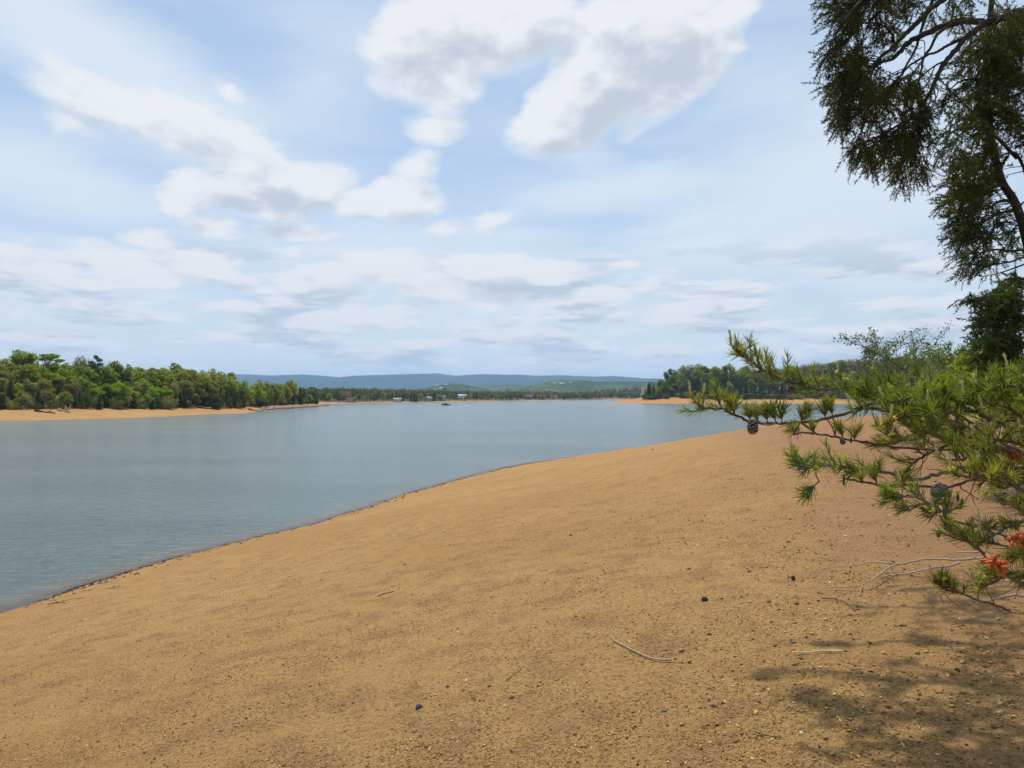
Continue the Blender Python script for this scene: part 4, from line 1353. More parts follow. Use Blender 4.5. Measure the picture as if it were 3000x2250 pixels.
clump_tree('cedar_tree', 'dark feathery cedar at the right edge below the pines, above the bank', tuple(trunkC[0]), trunkC, (.13, .11, .08, .04), limbsC, massC, DC, 103,
           M['cedar_leaf'], M['dark_bark'], .050, .011, 15, .15, lambda a, b: (a, b), dz=.8, frac=.74, spray=.26, droop=0, cat='cedar')

# ------------------------------------------------------------------ the pine overhead, out of frame, whose shade dapples the lower right
def sun_up(px, py, z):
    # z: clearance over the top edge of the view
    g = ground_at(px * 1024 / 3000, py * 1024 / 3000)
    t = (EYE + z + .545 * g.y - g.z) / (SUND.z - .545 * SUND.y)
    return g + SUND * t


tx, ty = 6.0, 1.2
base_o = (tx, ty, hz1(tx, ty))
to = [base_o, (5.9, 1.4, 6), (5.7, 1.8, 9), (5.5, 2.2, 11.5), (5.4, 2.4, 13.5)]
lim = []
shade_paths = [
    [(3400, 2250), (3000, 2170), (2770, 2120), (2590, 2100), (2490, 2085), (2380, 2050)],
    [(3400, 2150), (3000, 2040), (2850, 2010), (2700, 2000), (2560, 1990), (2490, 1975)],
    [(3400, 2000), (3000, 1900), (2850, 1890), (2650, 1885), (2500, 1890), (2400, 1892)],
    [(3300, 1900), (3000, 1800), (2880, 1770), (2750, 1790), (2600, 1780)],
    [(3300, 2400), (3000, 2300), (2850, 2250), (2700, 2200), (2600, 2190), (2450, 2210)],
    [(3200, 1800), (2990, 1720), (2860, 1740)],
]
for i, sp_ in enumerate(shade_paths):
    zz = .42 + .08 * (i % 3)
    pts = [sun_up(min(a, 2990), min(b, 2245), zz) + Vector(((a - min(a, 2990)) * .0035, (min(b, 2245) - b) * .004, 0)) for a, b in sp_]
    lim.append(([(5.6, 2.0, 9.0)] + pts, .035, .010))


class Shade:
    pass


def overhead():
    rg = np.random.default_rng(104)
    root = empty('pine_tree', base_o, label='tall pine standing beyond the right edge whose limbs shade the lower right beach', cat='pine')
    off = -np.array(base_o)
    tr = MB(); tp = spline(to, 6) + off
    tr.tube(tp, np.linspace(.24, .06, len(tp)), 10); tr.build('trunk', M['pine_bark'], root, smooth=True)
    br = MB(); nd = MB()
    for pts, r0, r1 in lim:
        q = spline(pts, 6) + off; q = q + rg.normal(size=q.shape) * .02
        br.tube(q, np.linspace(r0, r1, len(q)), 6)
    spots = [(2380, 2050, 60, 26, 9), (2420, 2062, 60, 20, 9), (2500, 2092, 40, 24, 8), (2215, 1985, 28, 9, 3), (2255, 1990, 18, 8, 2), (2545, 1992, 40, 14, 6), (2620, 2025, 50, 22, 8), (2410, 1890, 18, 9, 2), (2455, 1893, 24, 8, 3),
             (2690, 1885, 80, 12, 5), (2560, 1790, 60, 18, 3), (2740, 1800, 90, 30, 6), (2640, 1930, 60, 26, 4), (2820, 1960, 90, 50, 10), (2900, 1900, 90, 40, 8), (2860, 2040, 110, 55, 14), (2700, 2100, 90, 36, 10),
             (2790, 2140, 110, 40, 12), (2930, 2120, 80, 60, 12), (2900, 2210, 110, 40, 12), (2620, 2200, 80, 36, 10), (2440, 2125, 40, 14, 4), (2460, 2215, 60, 20, 5), (2720, 2230, 90, 30, 9), (2880, 1790, 90, 30, 8),
             (2960, 1720, 60, 30, 5), (2590, 1745, 40, 16, 2), (2700, 1730, 50, 14, 3), (2960, 1980, 60, 60, 9), (2540, 2150, 70, 20, 5), (2780, 1760, 60, 14, 5), (2900, 1745, 50, 14, 5), (2850, 1830, 70, 18, 7), (2970, 1840, 50, 24, 7), (2700, 1840, 50, 12, 3), (2620, 1700, 30, 8, 2), (2990, 2240, 60, 60, 8)]
    LPx = np.concatenate([spline(p[0], 6) + off for p in lim])
    for (cx, cy, rx, ry, n) in spots:
        for i in range(n):
            if rg.random() > .72: continue
            a, b = rg.normal(size=2) * .6
            zz = .32 + rg.uniform(0, .3)
            c = np.array(sun_up(min(cx + a * rx, 2998), min(cy + b * ry, 2248), zz)) + off
            s = LPx[int(np.argmin(((LPx - c) ** 2).sum(1)))]
            br.tube([s, (s + c) / 2 + rg.normal(size=3) * .03, c], (.010, .008, .005), 4, cap=False)
            nt = 4; per = 12
            for j in range(nt):
                e = c + rg.normal(size=3) * np.array((.05, .035, .03))
                br.tube([c, e], (.005, .004), 3, cap=False)
                nd.needles(np.repeat(e[None], per, 0), rg.normal(size=(per, 3)), .065 * rg.uniform(.7, 1.2, per), .008, .1, rg=rg)
    br.build('limbs', M['pine_bark'], root, smooth=True)
    nd.build('needles', M['high_needle'], root)


overhead()

# ------------------------------------------------------------------ sparse shrub and the twig thicket on the bank
def shrub(name, label, stems, D, seed, leafm, barkm, leaf, nleaf, depth=3, cat='shrub', conv=None, spread=.5, r0=.018, lz=.05):
    rg = np.random.default_rng(seed)
    b0 = P3(*conv(*stems[0][0]), D)
    base = (b0.x, b0.y, hz1(b0.x, b0.y) - .05)
    root = empty(name, base, label=label, cat=cat); off = -np.array(base)
    br = MB(); lf = MB(); C3 = []

    def grow(p, d, L, r, lev):
        pts = [p]; dd = d
        for k in range(4):
            dd = unit(dd + rg.normal(size=3) * .22 + np.array((0, 0, .05)))
            pts.append(pts[-1] + dd * L / 4)
        br.tube(pts, np.linspace(r, r * .5, 5), 4, cap=False)
        for q in pts[1:]:
            if lev <= 1:
                for _ in range(nleaf): C3.append(q + rg.normal(size=3) * lz)
        if lev > 0:
            for k in range(int(rg.integers(2, 5))):
                j = int(rg.integers(1, 5))
                grow(pts[j], unit(dd + rg.normal(size=3) * spread), L * rg.uniform(.5, .8), r * .6, lev - 1)
    for st in stems:
        pts = curve(conv, st, D, D + rg.uniform(-.6, .6))
        if st is stems[0] or True:
            q = spline([tuple(v) for v in pts], 4) + off
        br.tube(q, np.linspace(r0, r0 * .4, len(q)), 5)
        for k in range(3, len(q)):
            if rg.random() < .75:
                d = unit(q[k] - q[k - 1]); grow(q[k], unit(d + rg.normal(size=3) * spread), rg.uniform(.25, .5) * D / 20, r0 * .4, depth - 1)
    br.build('stems', barkm, root)
    if C3:
        lf.leaves(np.array(C3), leaf, flat=.1, aspect=.45, rg=rg); lf.build('leaves', leafm, root)
    return root


DS = 19.0
shrub('shrub', 'sparse pale-leaved shrub rising against the sky behind the pine boughs', [
    [(1000, 900), (980, 600), (940, 420), (900, 290), (820, 260), (720, 200), (640, 185)], [(980, 600), (960, 430), (930, 300), (960, 230), (1040, 180)], [(980, 600), (820, 480), (800, 380), (820, 290), (860, 200), (780, 150)],
    [(990, 700), (1050, 450), (1000, 330), (1100, 300), (1180, 260), (1195, 170)], [(1000, 700), (1200, 460), (1250, 350), (1330, 240), (1410, 165)], [(1000, 700), (1100, 480), (1200, 380), (1340, 340), (1480, 290)],
    [(1000, 800), (760, 480), (740, 330), (735, 290)]], DS, 11, M['shrub_leaf'], M['grey_bark'], .07, 2, 2, conv=z4, spread=.55, r0=.022, lz=.05)
shrub('shrub', 'leafy pale green shrub beside the cedar, its top just over the hill line', [
    [(1500, 900), (1480, 500), (1460, 380), (1490, 280)], [(1500, 700), (1560, 420), (1640, 290)], [(1500, 700), (1420, 430), (1370, 330)], [(1560, 700), (1680, 450), (1740, 330)]], 17, 12, M['shrub_leaf'], M['grey_bark'], .08, 5, 2, conv=z4, spread=.6)
shrub('bramble_thicket', 'tangle of bare reddish-brown twigs on the bank behind the pine boughs', [
    [(1100, 900), (960, 600), (860, 480), (740, 430)], [(1100, 900), (1050, 620), (980, 500), (900, 420)], [(1100, 900), (1150, 620), (1180, 500), (1240, 430)], [(1200, 900), (1300, 620), (1420, 480), (1560, 430), (1700, 420)],
    [(1200, 900), (1340, 600), (1500, 520), (1640, 500)], [(1000, 900), (860, 640), (760, 560), (700, 520)], [(1250, 900), (1250, 640), (1330, 540), (1400, 470)], [(1050, 900), (960, 680), (820, 600), (720, 600)]],
      17.5, 13, M['shrub_leaf'], M['bark'], .05, 0, 4, conv=z4, spread=.75, r0=.02)
shrub('shrub', 'dark leafy bush at the foot of the cedar on the right bank', [
    [(1900, 900), (1800, 620), (1720, 520), (1640, 470)], [(1900, 900), (1900, 600), (1850, 480)], [(1950, 900), (2050, 640), (2100, 520)], [(1850, 900), (1650, 640), (1560, 580)], [(1900, 900), (1980, 560), (1960, 420)]],
      15, 14, M['mid_leaf'], M['bark'], .09, 6, 3, conv=z4, spread=.7)

# ------------------------------------------------------------------ young pine in the foreground
UP = np.array((0, 0, 1.0))
RG = np.random.default_rng(77)


def foxtail(nd, br, p, d, L, nlen=.040, dens=620, w=.0021, curl=.28, ang=(28, 56)):
    """a shoot: a thin stem closely set with needles that lean towards its tip"""
    n = 6; pts = [np.array(p)]; dd = unit(d)
    for k in range(n):
        dd = unit(dd + UP * curl / n + RG.normal(size=3) * .06)
        pts.append(pts[-1] + dd * L / n)
    pts = np.array(pts)
    br.tube(pts, np.linspace(.0032, .0018, n + 1), 5)
    k = int(dens * L)
    f = RG.random(k) ** .85 * n
    i = np.minimum(f.astype(int), n - 1); fr = (f - i)[:, None]
    B = pts[i] * (1 - fr) + pts[i + 1] * fr
    T = pts[i + 1] - pts[i]; T /= np.linalg.norm(T, axis=1)[:, None]
    r = RG.normal(size=(k, 3)); s = np.cross(T, r); s /= np.linalg.norm(s, axis=1)[:, None]
    a = np.radians(RG.uniform(*ang, k))[:, None] * (1 - .45 * (f / n)[:, None] ** 3)
    Dn = T * np.cos(a) + s * np.sin(a) + UP * .12
    nd.needles(B, Dn, nlen * RG.uniform(.7, 1.15, k), w, .12, rg=RG)
    return pts[-1], dd


def candle(cl, bl, p, d, L):
    """pale new growth standing up from a shoot tip"""
    d = unit(unit(d) * .4 + UP)
    cb = MB(); cl.append(cb)
    pts = [p + d * L * k / 4 + RG.normal(size=3) * .0015 for k in range(5)]
    cb.tube(pts, (.0030, .0036, .0034, .003, .002), 6)
    k = 60
    f = RG.random(k)[:, None]
    B = np.array(p) + d * L * f
    Dn = RG.normal(size=(k, 3)) + d * 1.6
    cb.needles(B, Dn, .008, .0022, .1, rg=RG)
    if RG.random() < .5:
        c = pts[0] + RG.normal(size=3) * .004; bb = MB(); bl.append(bb)
        for j in range(4):
            q = c + RG.normal(size=3) * .003
            bb.tube([q, q + d * .004, q + unit(RG.normal(size=3) + d) * .009], (.004, .0052, .003), 6)


def pollen(b, p, n=9):
    for j in range(n):
        d = unit(RG.normal(size=3) + np.array((-.2, -.5, .3)))
        b.tube([p + d * .004, p + d * .014, p + d * .026, p + d * .032], (.003, .0046, .0042, .002), 6)


def make_cone(L, r, openn, seed):
    """an open pine cone: scales in a spiral round a core, tips pale; hangs along -Z"""
    rg = np.random.default_rng(seed); b = MB()
    b.tube([(0, 0, 0), (0, 0, -L * .5), (0, 0, -L * .95)], (r * .25, r * .32, r * .12), 7)
    n = 46
    for i in range(n):
        f = (i + .5) / n; z = -L * (.04 + .93 * f); rr = r * math.sin(math.pi * (.12 + .80 * f)) ** .8
        a = i * 2.39996 + rg.normal() * .1; rr *= rg.uniform(.85, 1.15)
        tilt = openn * (1.15 - .6 * f)
        o_ = np.array((math.cos(a), math.sin(a), 0)); s_ = np.array((-math.sin(a), math.cos(a), 0)); dwn = np.array((0, 0, -1.0))
        ax = unit(o_ * math.sin(tilt) + dwn * math.cos(tilt)); nrm = np.cross(s_, ax)
        p0 = o_ * r * .2 + np.array((0, 0, z)); le = rr * 1.0; w = r * .40
        th = r * .07
        p1 = p0 + ax * le
        V = [p0 - s_ * w * .4 - nrm * th, p0 + s_ * w * .4 - nrm * th, p0 + s_ * w * .4 + nrm * th, p0 - s_ * w * .4 + nrm * th,
             p1 - s_ * w - nrm * th * 1.6, p1 + s_ * w - nrm * th * 1.6, p1 + s_ * w + nrm * th * 1.6, p1 - s_ * w + nrm * th * 1.6]
        b.add(V, [(0, 1, 5, 4), (1, 2, 6, 5), (2, 3, 7, 6), (3, 0, 4, 7)])
        q = p1 + ax * r * .12
        b.add([V[4], V[5], V[6], V[7], q], T=[(0, 1, 4), (1, 2, 4), (2, 3, 4), (3, 0, 4)], m=1)
    return b


young_base = (3.05, 2.75, hz1(3.05, 2.75) - .05)
young = empty('pine_sapling', young_base, label='young pine reaching in from the right edge with light green needles and cones', cat='pine')
YO = -np.array(young_base)
tk = MB(); ty_ = spline([young_base, (3.06, 2.8, 4.6), (3.0, 2.85, 5.4), (3.08, 2.8, 6.3), (3.05, 2.8, 6.9)], 5) + YO
tk.tube(ty_, np.linspace(.045, .008, len(ty_)), 9); tk.build('trunk', M['pine_bark'], young, smooth=True)

# every bough: points on the photograph, depths, foliage start (fraction), radii, side shoots per metre, secondary boughs
BOUGHS = [
    # conv, pts, D0, D1, leafy from, r0, shoots per m, secondary count
    ([(3260, 1345), (3100, 1300), (3000, 1268), (2900, 1228), (2832, 1194), (2793, 1168), (2750, 1152), (2711, 1155), (2673, 1164), (2620, 1180)], 2.75, 2.45, .52, .0095, 46, 2),
    ([(3260, 1440), (3080, 1370), (2960, 1330), (2837, 1304), (2720, 1266), (2648, 1235), (2600, 1190), (2534, 1156), (2480, 1140), (2395, 1136), (2330, 1118), (2280, 1106), (2231, 1082), (2204, 1060), (2180, 1046), (2163, 1030)], 2.8, 2.5, .44, .0085, 84, 0),
    ([(3260, 1420), (3000, 1330), (2830, 1290), (2700, 1235), (2600, 1205), (2540, 1196), (2496, 1207), (2428, 1224), (2363, 1236), (2300, 1240), (2225, 1240), (2187, 1233), (2150, 1213), (2103, 1196), (2062, 1192), (2040, 1180)], 2.8, 2.55, .88, .0085, 40, 0),
    ([(3260, 1440), (3100, 1380), (2964, 1324), (2838, 1302), (2787, 1250), (2730, 1220), (2660, 1216), (2590, 1240)], 2.6, 2.4, .45, .009, 42, 2),
    ([(3260, 1500), (3080, 1440), (2930, 1350), (2850, 1368), (2743, 1390), (2689, 1406), (2616, 1390), (2559, 1378), (2502, 1376), (2440, 1362), (2390, 1366), (2347, 1374), (2330, 1356)], 2.65, 2.35, .70, .008, 60, 0),
    ([(3260, 1330), (3000, 1395), (2851, 1406), (2784, 1425), (2664, 1425), (2553, 1418), (2480, 1402)], 2.6, 2.4, 2, .006, 8, 0),
    ([(2900, 1330), (2760, 1320), (2620, 1310), (2509, 1293), (2426, 1276), (2370, 1268), (2325, 1272)], 2.6, 2.45, 2, .0042, 8, 0),
    ([(3260, 1860), (3080, 1760), (2960, 1690), (2892, 1632), (2838, 1590), (2787, 1556), (2770, 1520), (2756, 1496), (2711, 1470), (2673, 1440)], 2.35, 2.25, .60, .0075, 26, 0),
    ([(3260, 1700), (3100, 1630), (3000, 1592), (2901, 1556), (2850, 1540), (2794, 1527)], 2.45, 2.4, 2, .005, 6, 0),
    ([(3260, 1260), (3100, 1180), (3000, 1140), (2940, 1130), (2890, 1140), (2850, 1150)], 2.6, 2.4, .35, .007, 50, 2),
    ([(3260, 1330), (3100, 1260), (3000, 1215), (2930, 1240), (2880, 1270)], 2.9, 2.7, .4, .007, 46, 2),
    ([(3260, 1420), (3100, 1340), (3000, 1310), (2920, 1290), (2840, 1340), (2780, 1350)], 2.5, 2.3, .35, .007, 46, 2),
    ([(3260, 1520), (3100, 1420), (3000, 1370), (2920, 1380), (2850, 1400), (2800, 1390)], 2.35, 2.2, .35, .007, 44, 2),
    ([(3260, 1560), (3100, 1460), (3000, 1420), (2930, 1430)], 2.6, 2.5, .4, .006, 40, 1),
    ([(3260, 1750), (3100, 1660), (3000, 1620), (2950, 1640), (2900, 1670)], 2.2, 2.1, .35, .006, 46, 2),
    ([(3260, 1800), (3100, 1720), (2980, 1680), (2920, 1700), (2880, 1720)], 2.3, 2.15, .45, .006, 30, 1),
    ([(3260, 1640), (3100, 1560), (3010, 1530), (2960, 1540), (2900, 1575)], 2.3, 2.2, .45, .006, 24, 1),
    ([(2960, 1790), (2880, 1760), (2800, 1735), (2760, 1725)], 2.5, 2.45, .6, .0045, 40, 0),
    ([(3100, 1380), (2900, 1320), (2800, 1300), (2720, 1330), (2670, 1360), (2640, 1395)], 2.7, 2.6, .35, .006, 44, 1),
    ([(3000, 1330), (2860, 1260), (2760, 1240), (2700, 1280), (2650, 1290), (2600, 1275)], 2.5, 2.4, .4, .006, 46, 2),
    ([(2900, 1270), (2780, 1230), (2700, 1200), (2620, 1170), (2560, 1180), (2510, 1195)], 2.65, 2.5, .3, .006, 48, 2),
    ([(3260, 1340), (3050, 1250), (2940, 1190), (2860, 1180), (2800, 1190), (2760, 1205)], 2.7, 2.6, .3, .006, 56, 1),
    ([(3260, 1540), (3100, 1470), (3000, 1440), (2940, 1400), (2890, 1385)], 2.4, 2.3, .3, .006, 56, 1),
    ([(3260, 1300), (3100, 1230), (3000, 1180), (2950, 1170), (2900, 1185)], 2.5, 2.45, .3, .006, 60, 1),
    ([(2850, 1240), (2760, 1190), (2680, 1150), (2600, 1140), (2540, 1150)], 2.75, 2.7, .2, .005, 60, 0),
    ([(3260, 1230), (3100, 1150), (3020, 1120), (2980, 1100)], 2.4, 2.35, .4, .006, 46, 1),
]
# tufts picked out one by one: (px, py, from px, py, D, length)
TUFTS = [(2094, 1150, 2115, 1198, 2.55, .055), (2140, 1180, 2150, 1213, 2.54, .05), (2205, 1205, 2225, 1240, 2.55, .045), (2190, 1200, 2200, 1238, 2.56, .035), (2262, 1200, 2275, 1240, 2.55, .045), (2285, 1195, 2292, 1240, 2.56, .05), (2240, 1208, 2250, 1238, 2.55, .04), (2345, 1216, 2350, 1238, 2.56, .03),
         (2330, 1262, 2345, 1238, 2.55, .03), (2355, 1450, 2400, 1410, 2.4, .05), (2325, 1255, 2326, 1272, 2.45, .018), (2380, 1252, 2386, 1270, 2.46, .02), (2620, 1462, 2660, 1450, 2.3, .06), (2590, 1452, 2650, 1455, 2.3, .05), (2650, 1495, 2668, 1492, 2.3, .025), (2733, 1500, 2756, 1500, 2.28, .04),
         (2745, 1470, 2720, 1474, 2.26, .05), (2900, 1545, 2880, 1550, 2.4, .03), (2745, 1695, 2762, 1726, 2.46, .035), (2775, 1700, 2790, 1732, 2.46, .035), (2370, 1195, 2355, 1238, 2.6, .035), (2430, 1180, 2440, 1222, 2.57, .04), (2410, 1200, 2420, 1226, 2.57, .035), (2640, 1410, 2650, 1425, 2.4, .03),
         (2560, 1395, 2570, 1416, 2.4, .035), (2520, 1398, 2530, 1415, 2.4, .025), (2465, 1260, 2470, 1284, 2.5, .03), (2500, 1265, 2505, 1292, 2.5, .03)]
for bi, (pts, D0, D1, f0, r0, spm, nsec) in enumerate(BOUGHS):
    n = len(pts)
    w3 = [tuple(P3(a, b, D0 + (D1 - D0) * i / (n - 1))) for i, (a, b) in enumerate(pts)]
    if pts[0][0] > 3200:
        z0 = w3[0][2]; w3 = [(3.05, 2.8, min(6.4, z0 - .12))] + w3
    q = spline(w3, 6) + YO
    q[1:-1] += RG.normal(size=q[1:-1].shape) * .0022
    br = MB(); nd = MB(); cd_ = []; bd = []
    br.tube(q, np.linspace(r0, .0035, len(q)) * (1 + .08 * RG.normal(size=len(q))), 7)
    seg = np.linalg.norm(np.diff(q, axis=0), axis=1); cum = np.r_[0, np.cumsum(seg)]; tot = cum[-1]
    def at_s(s):
        k = min(len(q) - 2, int(np.searchsorted(cum, s) - 1 if s > 0 else 0)); k = max(k, 0)
        f = (s - cum[k]) / (seg[k] + 1e-9)
        return q[k] * (1 - f) + q[k + 1] * f, unit(q[k + 1] - q[k])
    # the picture-side fraction: measured over the part with px < 3200
    skip = seg[:6].sum() if pts[0][0] > 3200 else 0
    if f0 < 1:
        s0 = skip + (tot - skip) * f0
        k = int((tot - s0) * spm * .95)
        for j in range(k):
            s = s0 + (tot - s0) * (j + RG.random()) / k
            p, d = at_s(s)
            side = unit(np.cross(d, RG.normal(size=3)))
            dd = d * .75 + side * .75 + UP * .45
            L = RG.uniform(.035, .085) * (1 if s < tot - .05 else .7)
            e, ed = foxtail(nd, br, p, dd, L)
            if RG.random() < .13: candle(cd_, bd, e, ed, RG.uniform(.018, .045))
        # needles straight on the leafy bough
        e, ed = foxtail(nd, br, q[-2], q[-1] - q[-3], .05)
        kk = int((tot - s0) * 300); ss = RG.uniform(s0, tot, kk)
        B = []; Dn = []
        for s in ss:
            p, d = at_s(s); B.append(p); Dn.append(d * .8 + unit(np.cross(d, RG.normal(size=3))) * .7 + UP * .2)
        nd.needles(np.array(B), np.array(Dn), .040 * RG.uniform(.7, 1.15, kk), .0021, .12, rg=RG)
        candle(cd_, bd, e, ed, .05)
        for j in range(nsec):
            s = s0 + (tot - s0) * RG.uniform(0, .6); p, d = at_s(s)
            side = np.array((RG.normal() * .3, RG.choice([-1, 1]) * .7, RG.normal() * .12))
            L = RG.uniform(.10, .18); dd = unit(d + side); p2 = [p, p + dd * L * .5 + np.array((0, 0, .01)), p + dd * L]
            q2 = spline(p2, 4); br.tube(q2, np.linspace(.004, .0025, len(q2)), 5)
            for c_ in range(6):
                k2 = RG.integers(3, len(q2)); foxtail(nd, br, q2[k2], unit(dd + RG.normal(size=3) * .6 + UP * .4), RG.uniform(.04, .09))
            foxtail(nd, br, q2[-1], dd, .08)
    for (px, py, fx_, fy_, Dt, L) in TUFTS:
        # tufts belong to the bough that passes closest to where they spring from
        p = np.array(P3(fx_, fy_, Dt)) + YO
        dist = [np.min(np.linalg.norm((spline([tuple(P3(a, b, bb[1] + (bb[2] - bb[1]) * i / (len(bb[0]) - 1))) for i, (a, b) in enumerate(bb[0])], 4) + YO) - p, axis=1)) for bb in BOUGHS] if (px, py) not in used else None
        if dist is None: continue
        if int(np.argmin(dist)) == bi:
            used.add((px, py))
            s_ = q[int(np.argmin(np.linalg.norm(q - p, axis=1)))]
            e3 = np.array(P3(px, py, Dt)) + YO
            stem_ = spline([s_, (s_ + p) / 2 + RG.normal(size=3) * .003, p], 3)
            if np.linalg.norm(s_ - p) > .01: br.tube(stem_, .0025, 4)
            mid = p + (e3 - p) * .3
            br.tube([p, mid], (.0028, .0022), 4)
            for c_ in range(4):
                e, ed = foxtail(nd, br, mid, unit(e3 - p) + RG.normal(size=3) * .35, L * RG.uniform(.8, 1.2), dens=760)
            if RG.random() < .5: candle(cd_, bd, e, ed, .02)
    for j in range(4):      # bare twigs
        s = skip + (tot - skip) * RG.uniform(.1, .9); p, d = at_s(s)
        v = unit(d * .6 + RG.normal(size=3) * .6); L = RG.uniform(.05, .16)
        tw = [p]
        for c_ in range(4): v = unit(v + RG.normal(size=3) * .3); tw.append(tw[-1] + v * L / 4)
        br.tube(tw, (.0022, .0019, .0016, .0013, .001), 4)
        if RG.random() < .6: v2 = unit(v + RG.normal(size=3) * .7); br.tube([tw[2], tw[2] + v2 * L * .3, tw[2] + v2 * L * .5 + RG.normal(size=3) * .005], (.0015, .0012, .0009), 4)
    bo = br.build('branch', M['grey_bark'] if bi % 3 == 1 else M['pine_bark'], young, smooth=True)
    if nd.n: nd.build('needles', M['needle'], bo)
    for x_ in cd_: x_.build('new_shoot', M['candle'], bo)
    for x_ in bd: x_.build('bud', M['bud_yellow'], bo, smooth=True)

branches = [c for c in young.children if c.name.startswith('branch')]


def nearest_branch(p):
    best = None
    for b in branches:
        d = min((v.co - Vector(p)).length for v in list(b.data.vertices)[::4])
        if best is None or d < best[0]: best = (d, b)
    return best[1]


CONES = [(z3(1350, 820), 2.56, .066, .027, 1.15, .1), (z4(1450, 1500), 2.4, .055, .032, 1.3, .9), (z4(2000, 1560), 2.35, .05, .026, 1.2, .5), (z4(2110, 1600), 2.4, .045, .028, 1.2, .6), (z4(50, 560), 2.62, .035, .02, 1.1, .3),
         (z4(545, 1400), 2.4, .042, .009, .35, .05), (z4(2045, 770), 2.7, .04, .009, .35, .1), (z5(1600, 300), 2.3, .035, .010, .35, .2), (z5(1645, 350), 2.3, .045, .010, .35, -.2), (z4(525, 1050), 2.46, .028, .014, .9, .2), (z4(610, 1040), 2.46, .028, .008, .4, .1),
         (z5(1420, 640), 2.35, .03, .011, .6, 0), (z4(1460, 1480), 2.5, .03, .016, .9, -.4)]
CONES = [(a_, b_, c_ * .74, d_ * .64, e_, f_) for (a_, b_, c_, d_, e_, f_) in CONES]
for i, ((X, Y), D, L, r, op, tl) in enumerate(CONES):
    c = make_cone(L, r, op, 200 + i)
    p = P3(X, Y, D) - Vector(young_base)
    bo = nearest_branch(p)
    o = c.build('pine_cone', [M['cone'], M['cone_tip']], bo)
    o.location = p; o.rotation_euler = (tl * .5, tl, i * 1.1)
pc = [(z5(2110, 730), 2.05), (z5(2190, 760), 2.05), (z5(1920, 930), 2.0), (z5(1970, 985), 2.0), (z4(2080, 1250), 2.55), (z4(2150, 1230), 2.5)]
for (xy, D) in pc:
    b = MB(); pollen(b, np.array((0, 0, 0.)), 11)
    p = P3(*xy, D) - Vector(young_base)
    o = b.build('pollen_cones', M['pollen_cone'], nearest_branch(p), smooth=True); o.location = p

# ------------------------------------------------------------------ dead branches and small things lying on the beach
def on_ground(pts, lift=0.01, r=.006):
    w_ = []
    for i, (a, b) in enumerate(pts):
        g = ground_at(a * 1024 / 3000, b * 1024 / 3000)
        l = lift[i] if isinstance(lift, (list, tuple)) else lift
        # keep the picture position while raising the point off the ground
        p0 = Vector((0, 0, EYE)); v = g - p0
        s = 1 - l / max(.2, (EYE - g.z))
        w_.append(tuple(p0 + v * s))
    return w_


def stick(name, label, cat, paths, m_, lift=.012, group=None, sides=6):
    b = MB(); org = None
    for pts, r0, r1, lf in paths:
        w_ = on_ground(pts, lf)
        if org is None: org = np.array(w_[0])
        q = spline(w_, 5) - org
        q[1:-1] += RG.normal(size=q[1:-1].shape) * r0 * .25
        b.tube(q, np.linspace(r0, r1, len(q)), sides)
    o = b.build(name, m_, smooth=True); o.location = org
    tag(o, label=label, cat=cat, group=group)
    return o


zz5 = lambda L: [z5(*p) for p in L]
stick('dead_branch', 'pale forked dead branch lying on the beach under the young pine', 'branch', [
    (zz5([(2000, 880), (1800, 900), (1600, 930), (1440, 922), (1280, 915), (1160, 945), (1040, 965), (900, 950), (780, 950), (680, 975), (580, 985), (400, 992), (250, 1030), (60, 1042)]), .0095, .0026, [.16, .14, .12, .12, .12, .10, .08, .07, .06, .05, .04, .03, .02, .012]),
    (zz5([(1040, 965), (950, 1005), (850, 1080), (760, 1130), (660, 1165), (540, 1178), (345, 1193)]), .008, .003, [.08, .07, .05, .04, .03, .02, .012]),
    (zz5([(1620, 950), (1500, 988), (1380, 998), (1250, 1018), (1120, 1050), (980, 1068), (900, 1080)]), .008, .005, [.12, .11, .10, .09, .07, .06, .05]),
    (zz5([(470, 1182), (445, 1230)]), .003, .0015, .012), (zz5([(715, 1165), (690, 1250)]), .0035, .0015, .012), (zz5([(432, 990), (435, 1030)]), .003, .001, .015),
    (zz5([(940, 1015), (1000, 1060), (1020, 1075)]), .004, .002, .06), (zz5([(2000, 1000), (1800, 1010), (1640, 1050)]), .007, .003, .08)], M['dead_wood'])
stick('dead_branch', 'pale dead branch at the right edge below the needles, running out of the picture', 'branch', [
    (zz5([(2230, 1250), (2120, 1250), (2030, 1262), (1940, 1300), (1850, 1325), (1760, 1330), (1690, 1322)]), .009, .003, [.1, .08, .06, .05, .03, .02, .012]),
    (zz5([(2230, 1120), (2120, 1110), (1900, 1130), (1780, 1160), (1620, 1182)]), .008, .003, [.14, .12, .09, .05, .015])], M['dead_wood'])
stick('dead_branch', 'thin grey dead twig reaching across the beach just above the pale forked branch', 'branch', [
    (zz5([(2100, 620), (1900, 640), (1750, 640), (1600, 665), (1480, 642), (1380, 685), (1240, 710), (1060, 715), (840, 730)]), .006, .002, [.2, .18, .14, .12, .1, .07, .04, .02, .012]),
    (zz5([(1860, 840), (1700, 850), (1560, 860), (1460, 905)]), .007, .003, [.2, .16, .12, .08]),
    (zz5([(2200, 470), (2000, 510), (1800, 515), (1600, 545), (1540, 550)]), .005, .002, [.25, .2, .16, .12, .1])], M['dead_wood'])
stick('stick', 'brown bent twig lying below the pale forked dead branch', 'stick', [(zz5([(340, 1285), (440, 1290), (540, 1320), (600, 1350), (650, 1385)]), .005, .003, .012)], M['pine_bark'])
stick('stick', 'short straight pale twig at the right edge among the shadows', 'stick', [(zz5([(1800, 1490), (1900, 1495), (2060, 1488)]), .004, .002, .012)], M['dead_wood'])
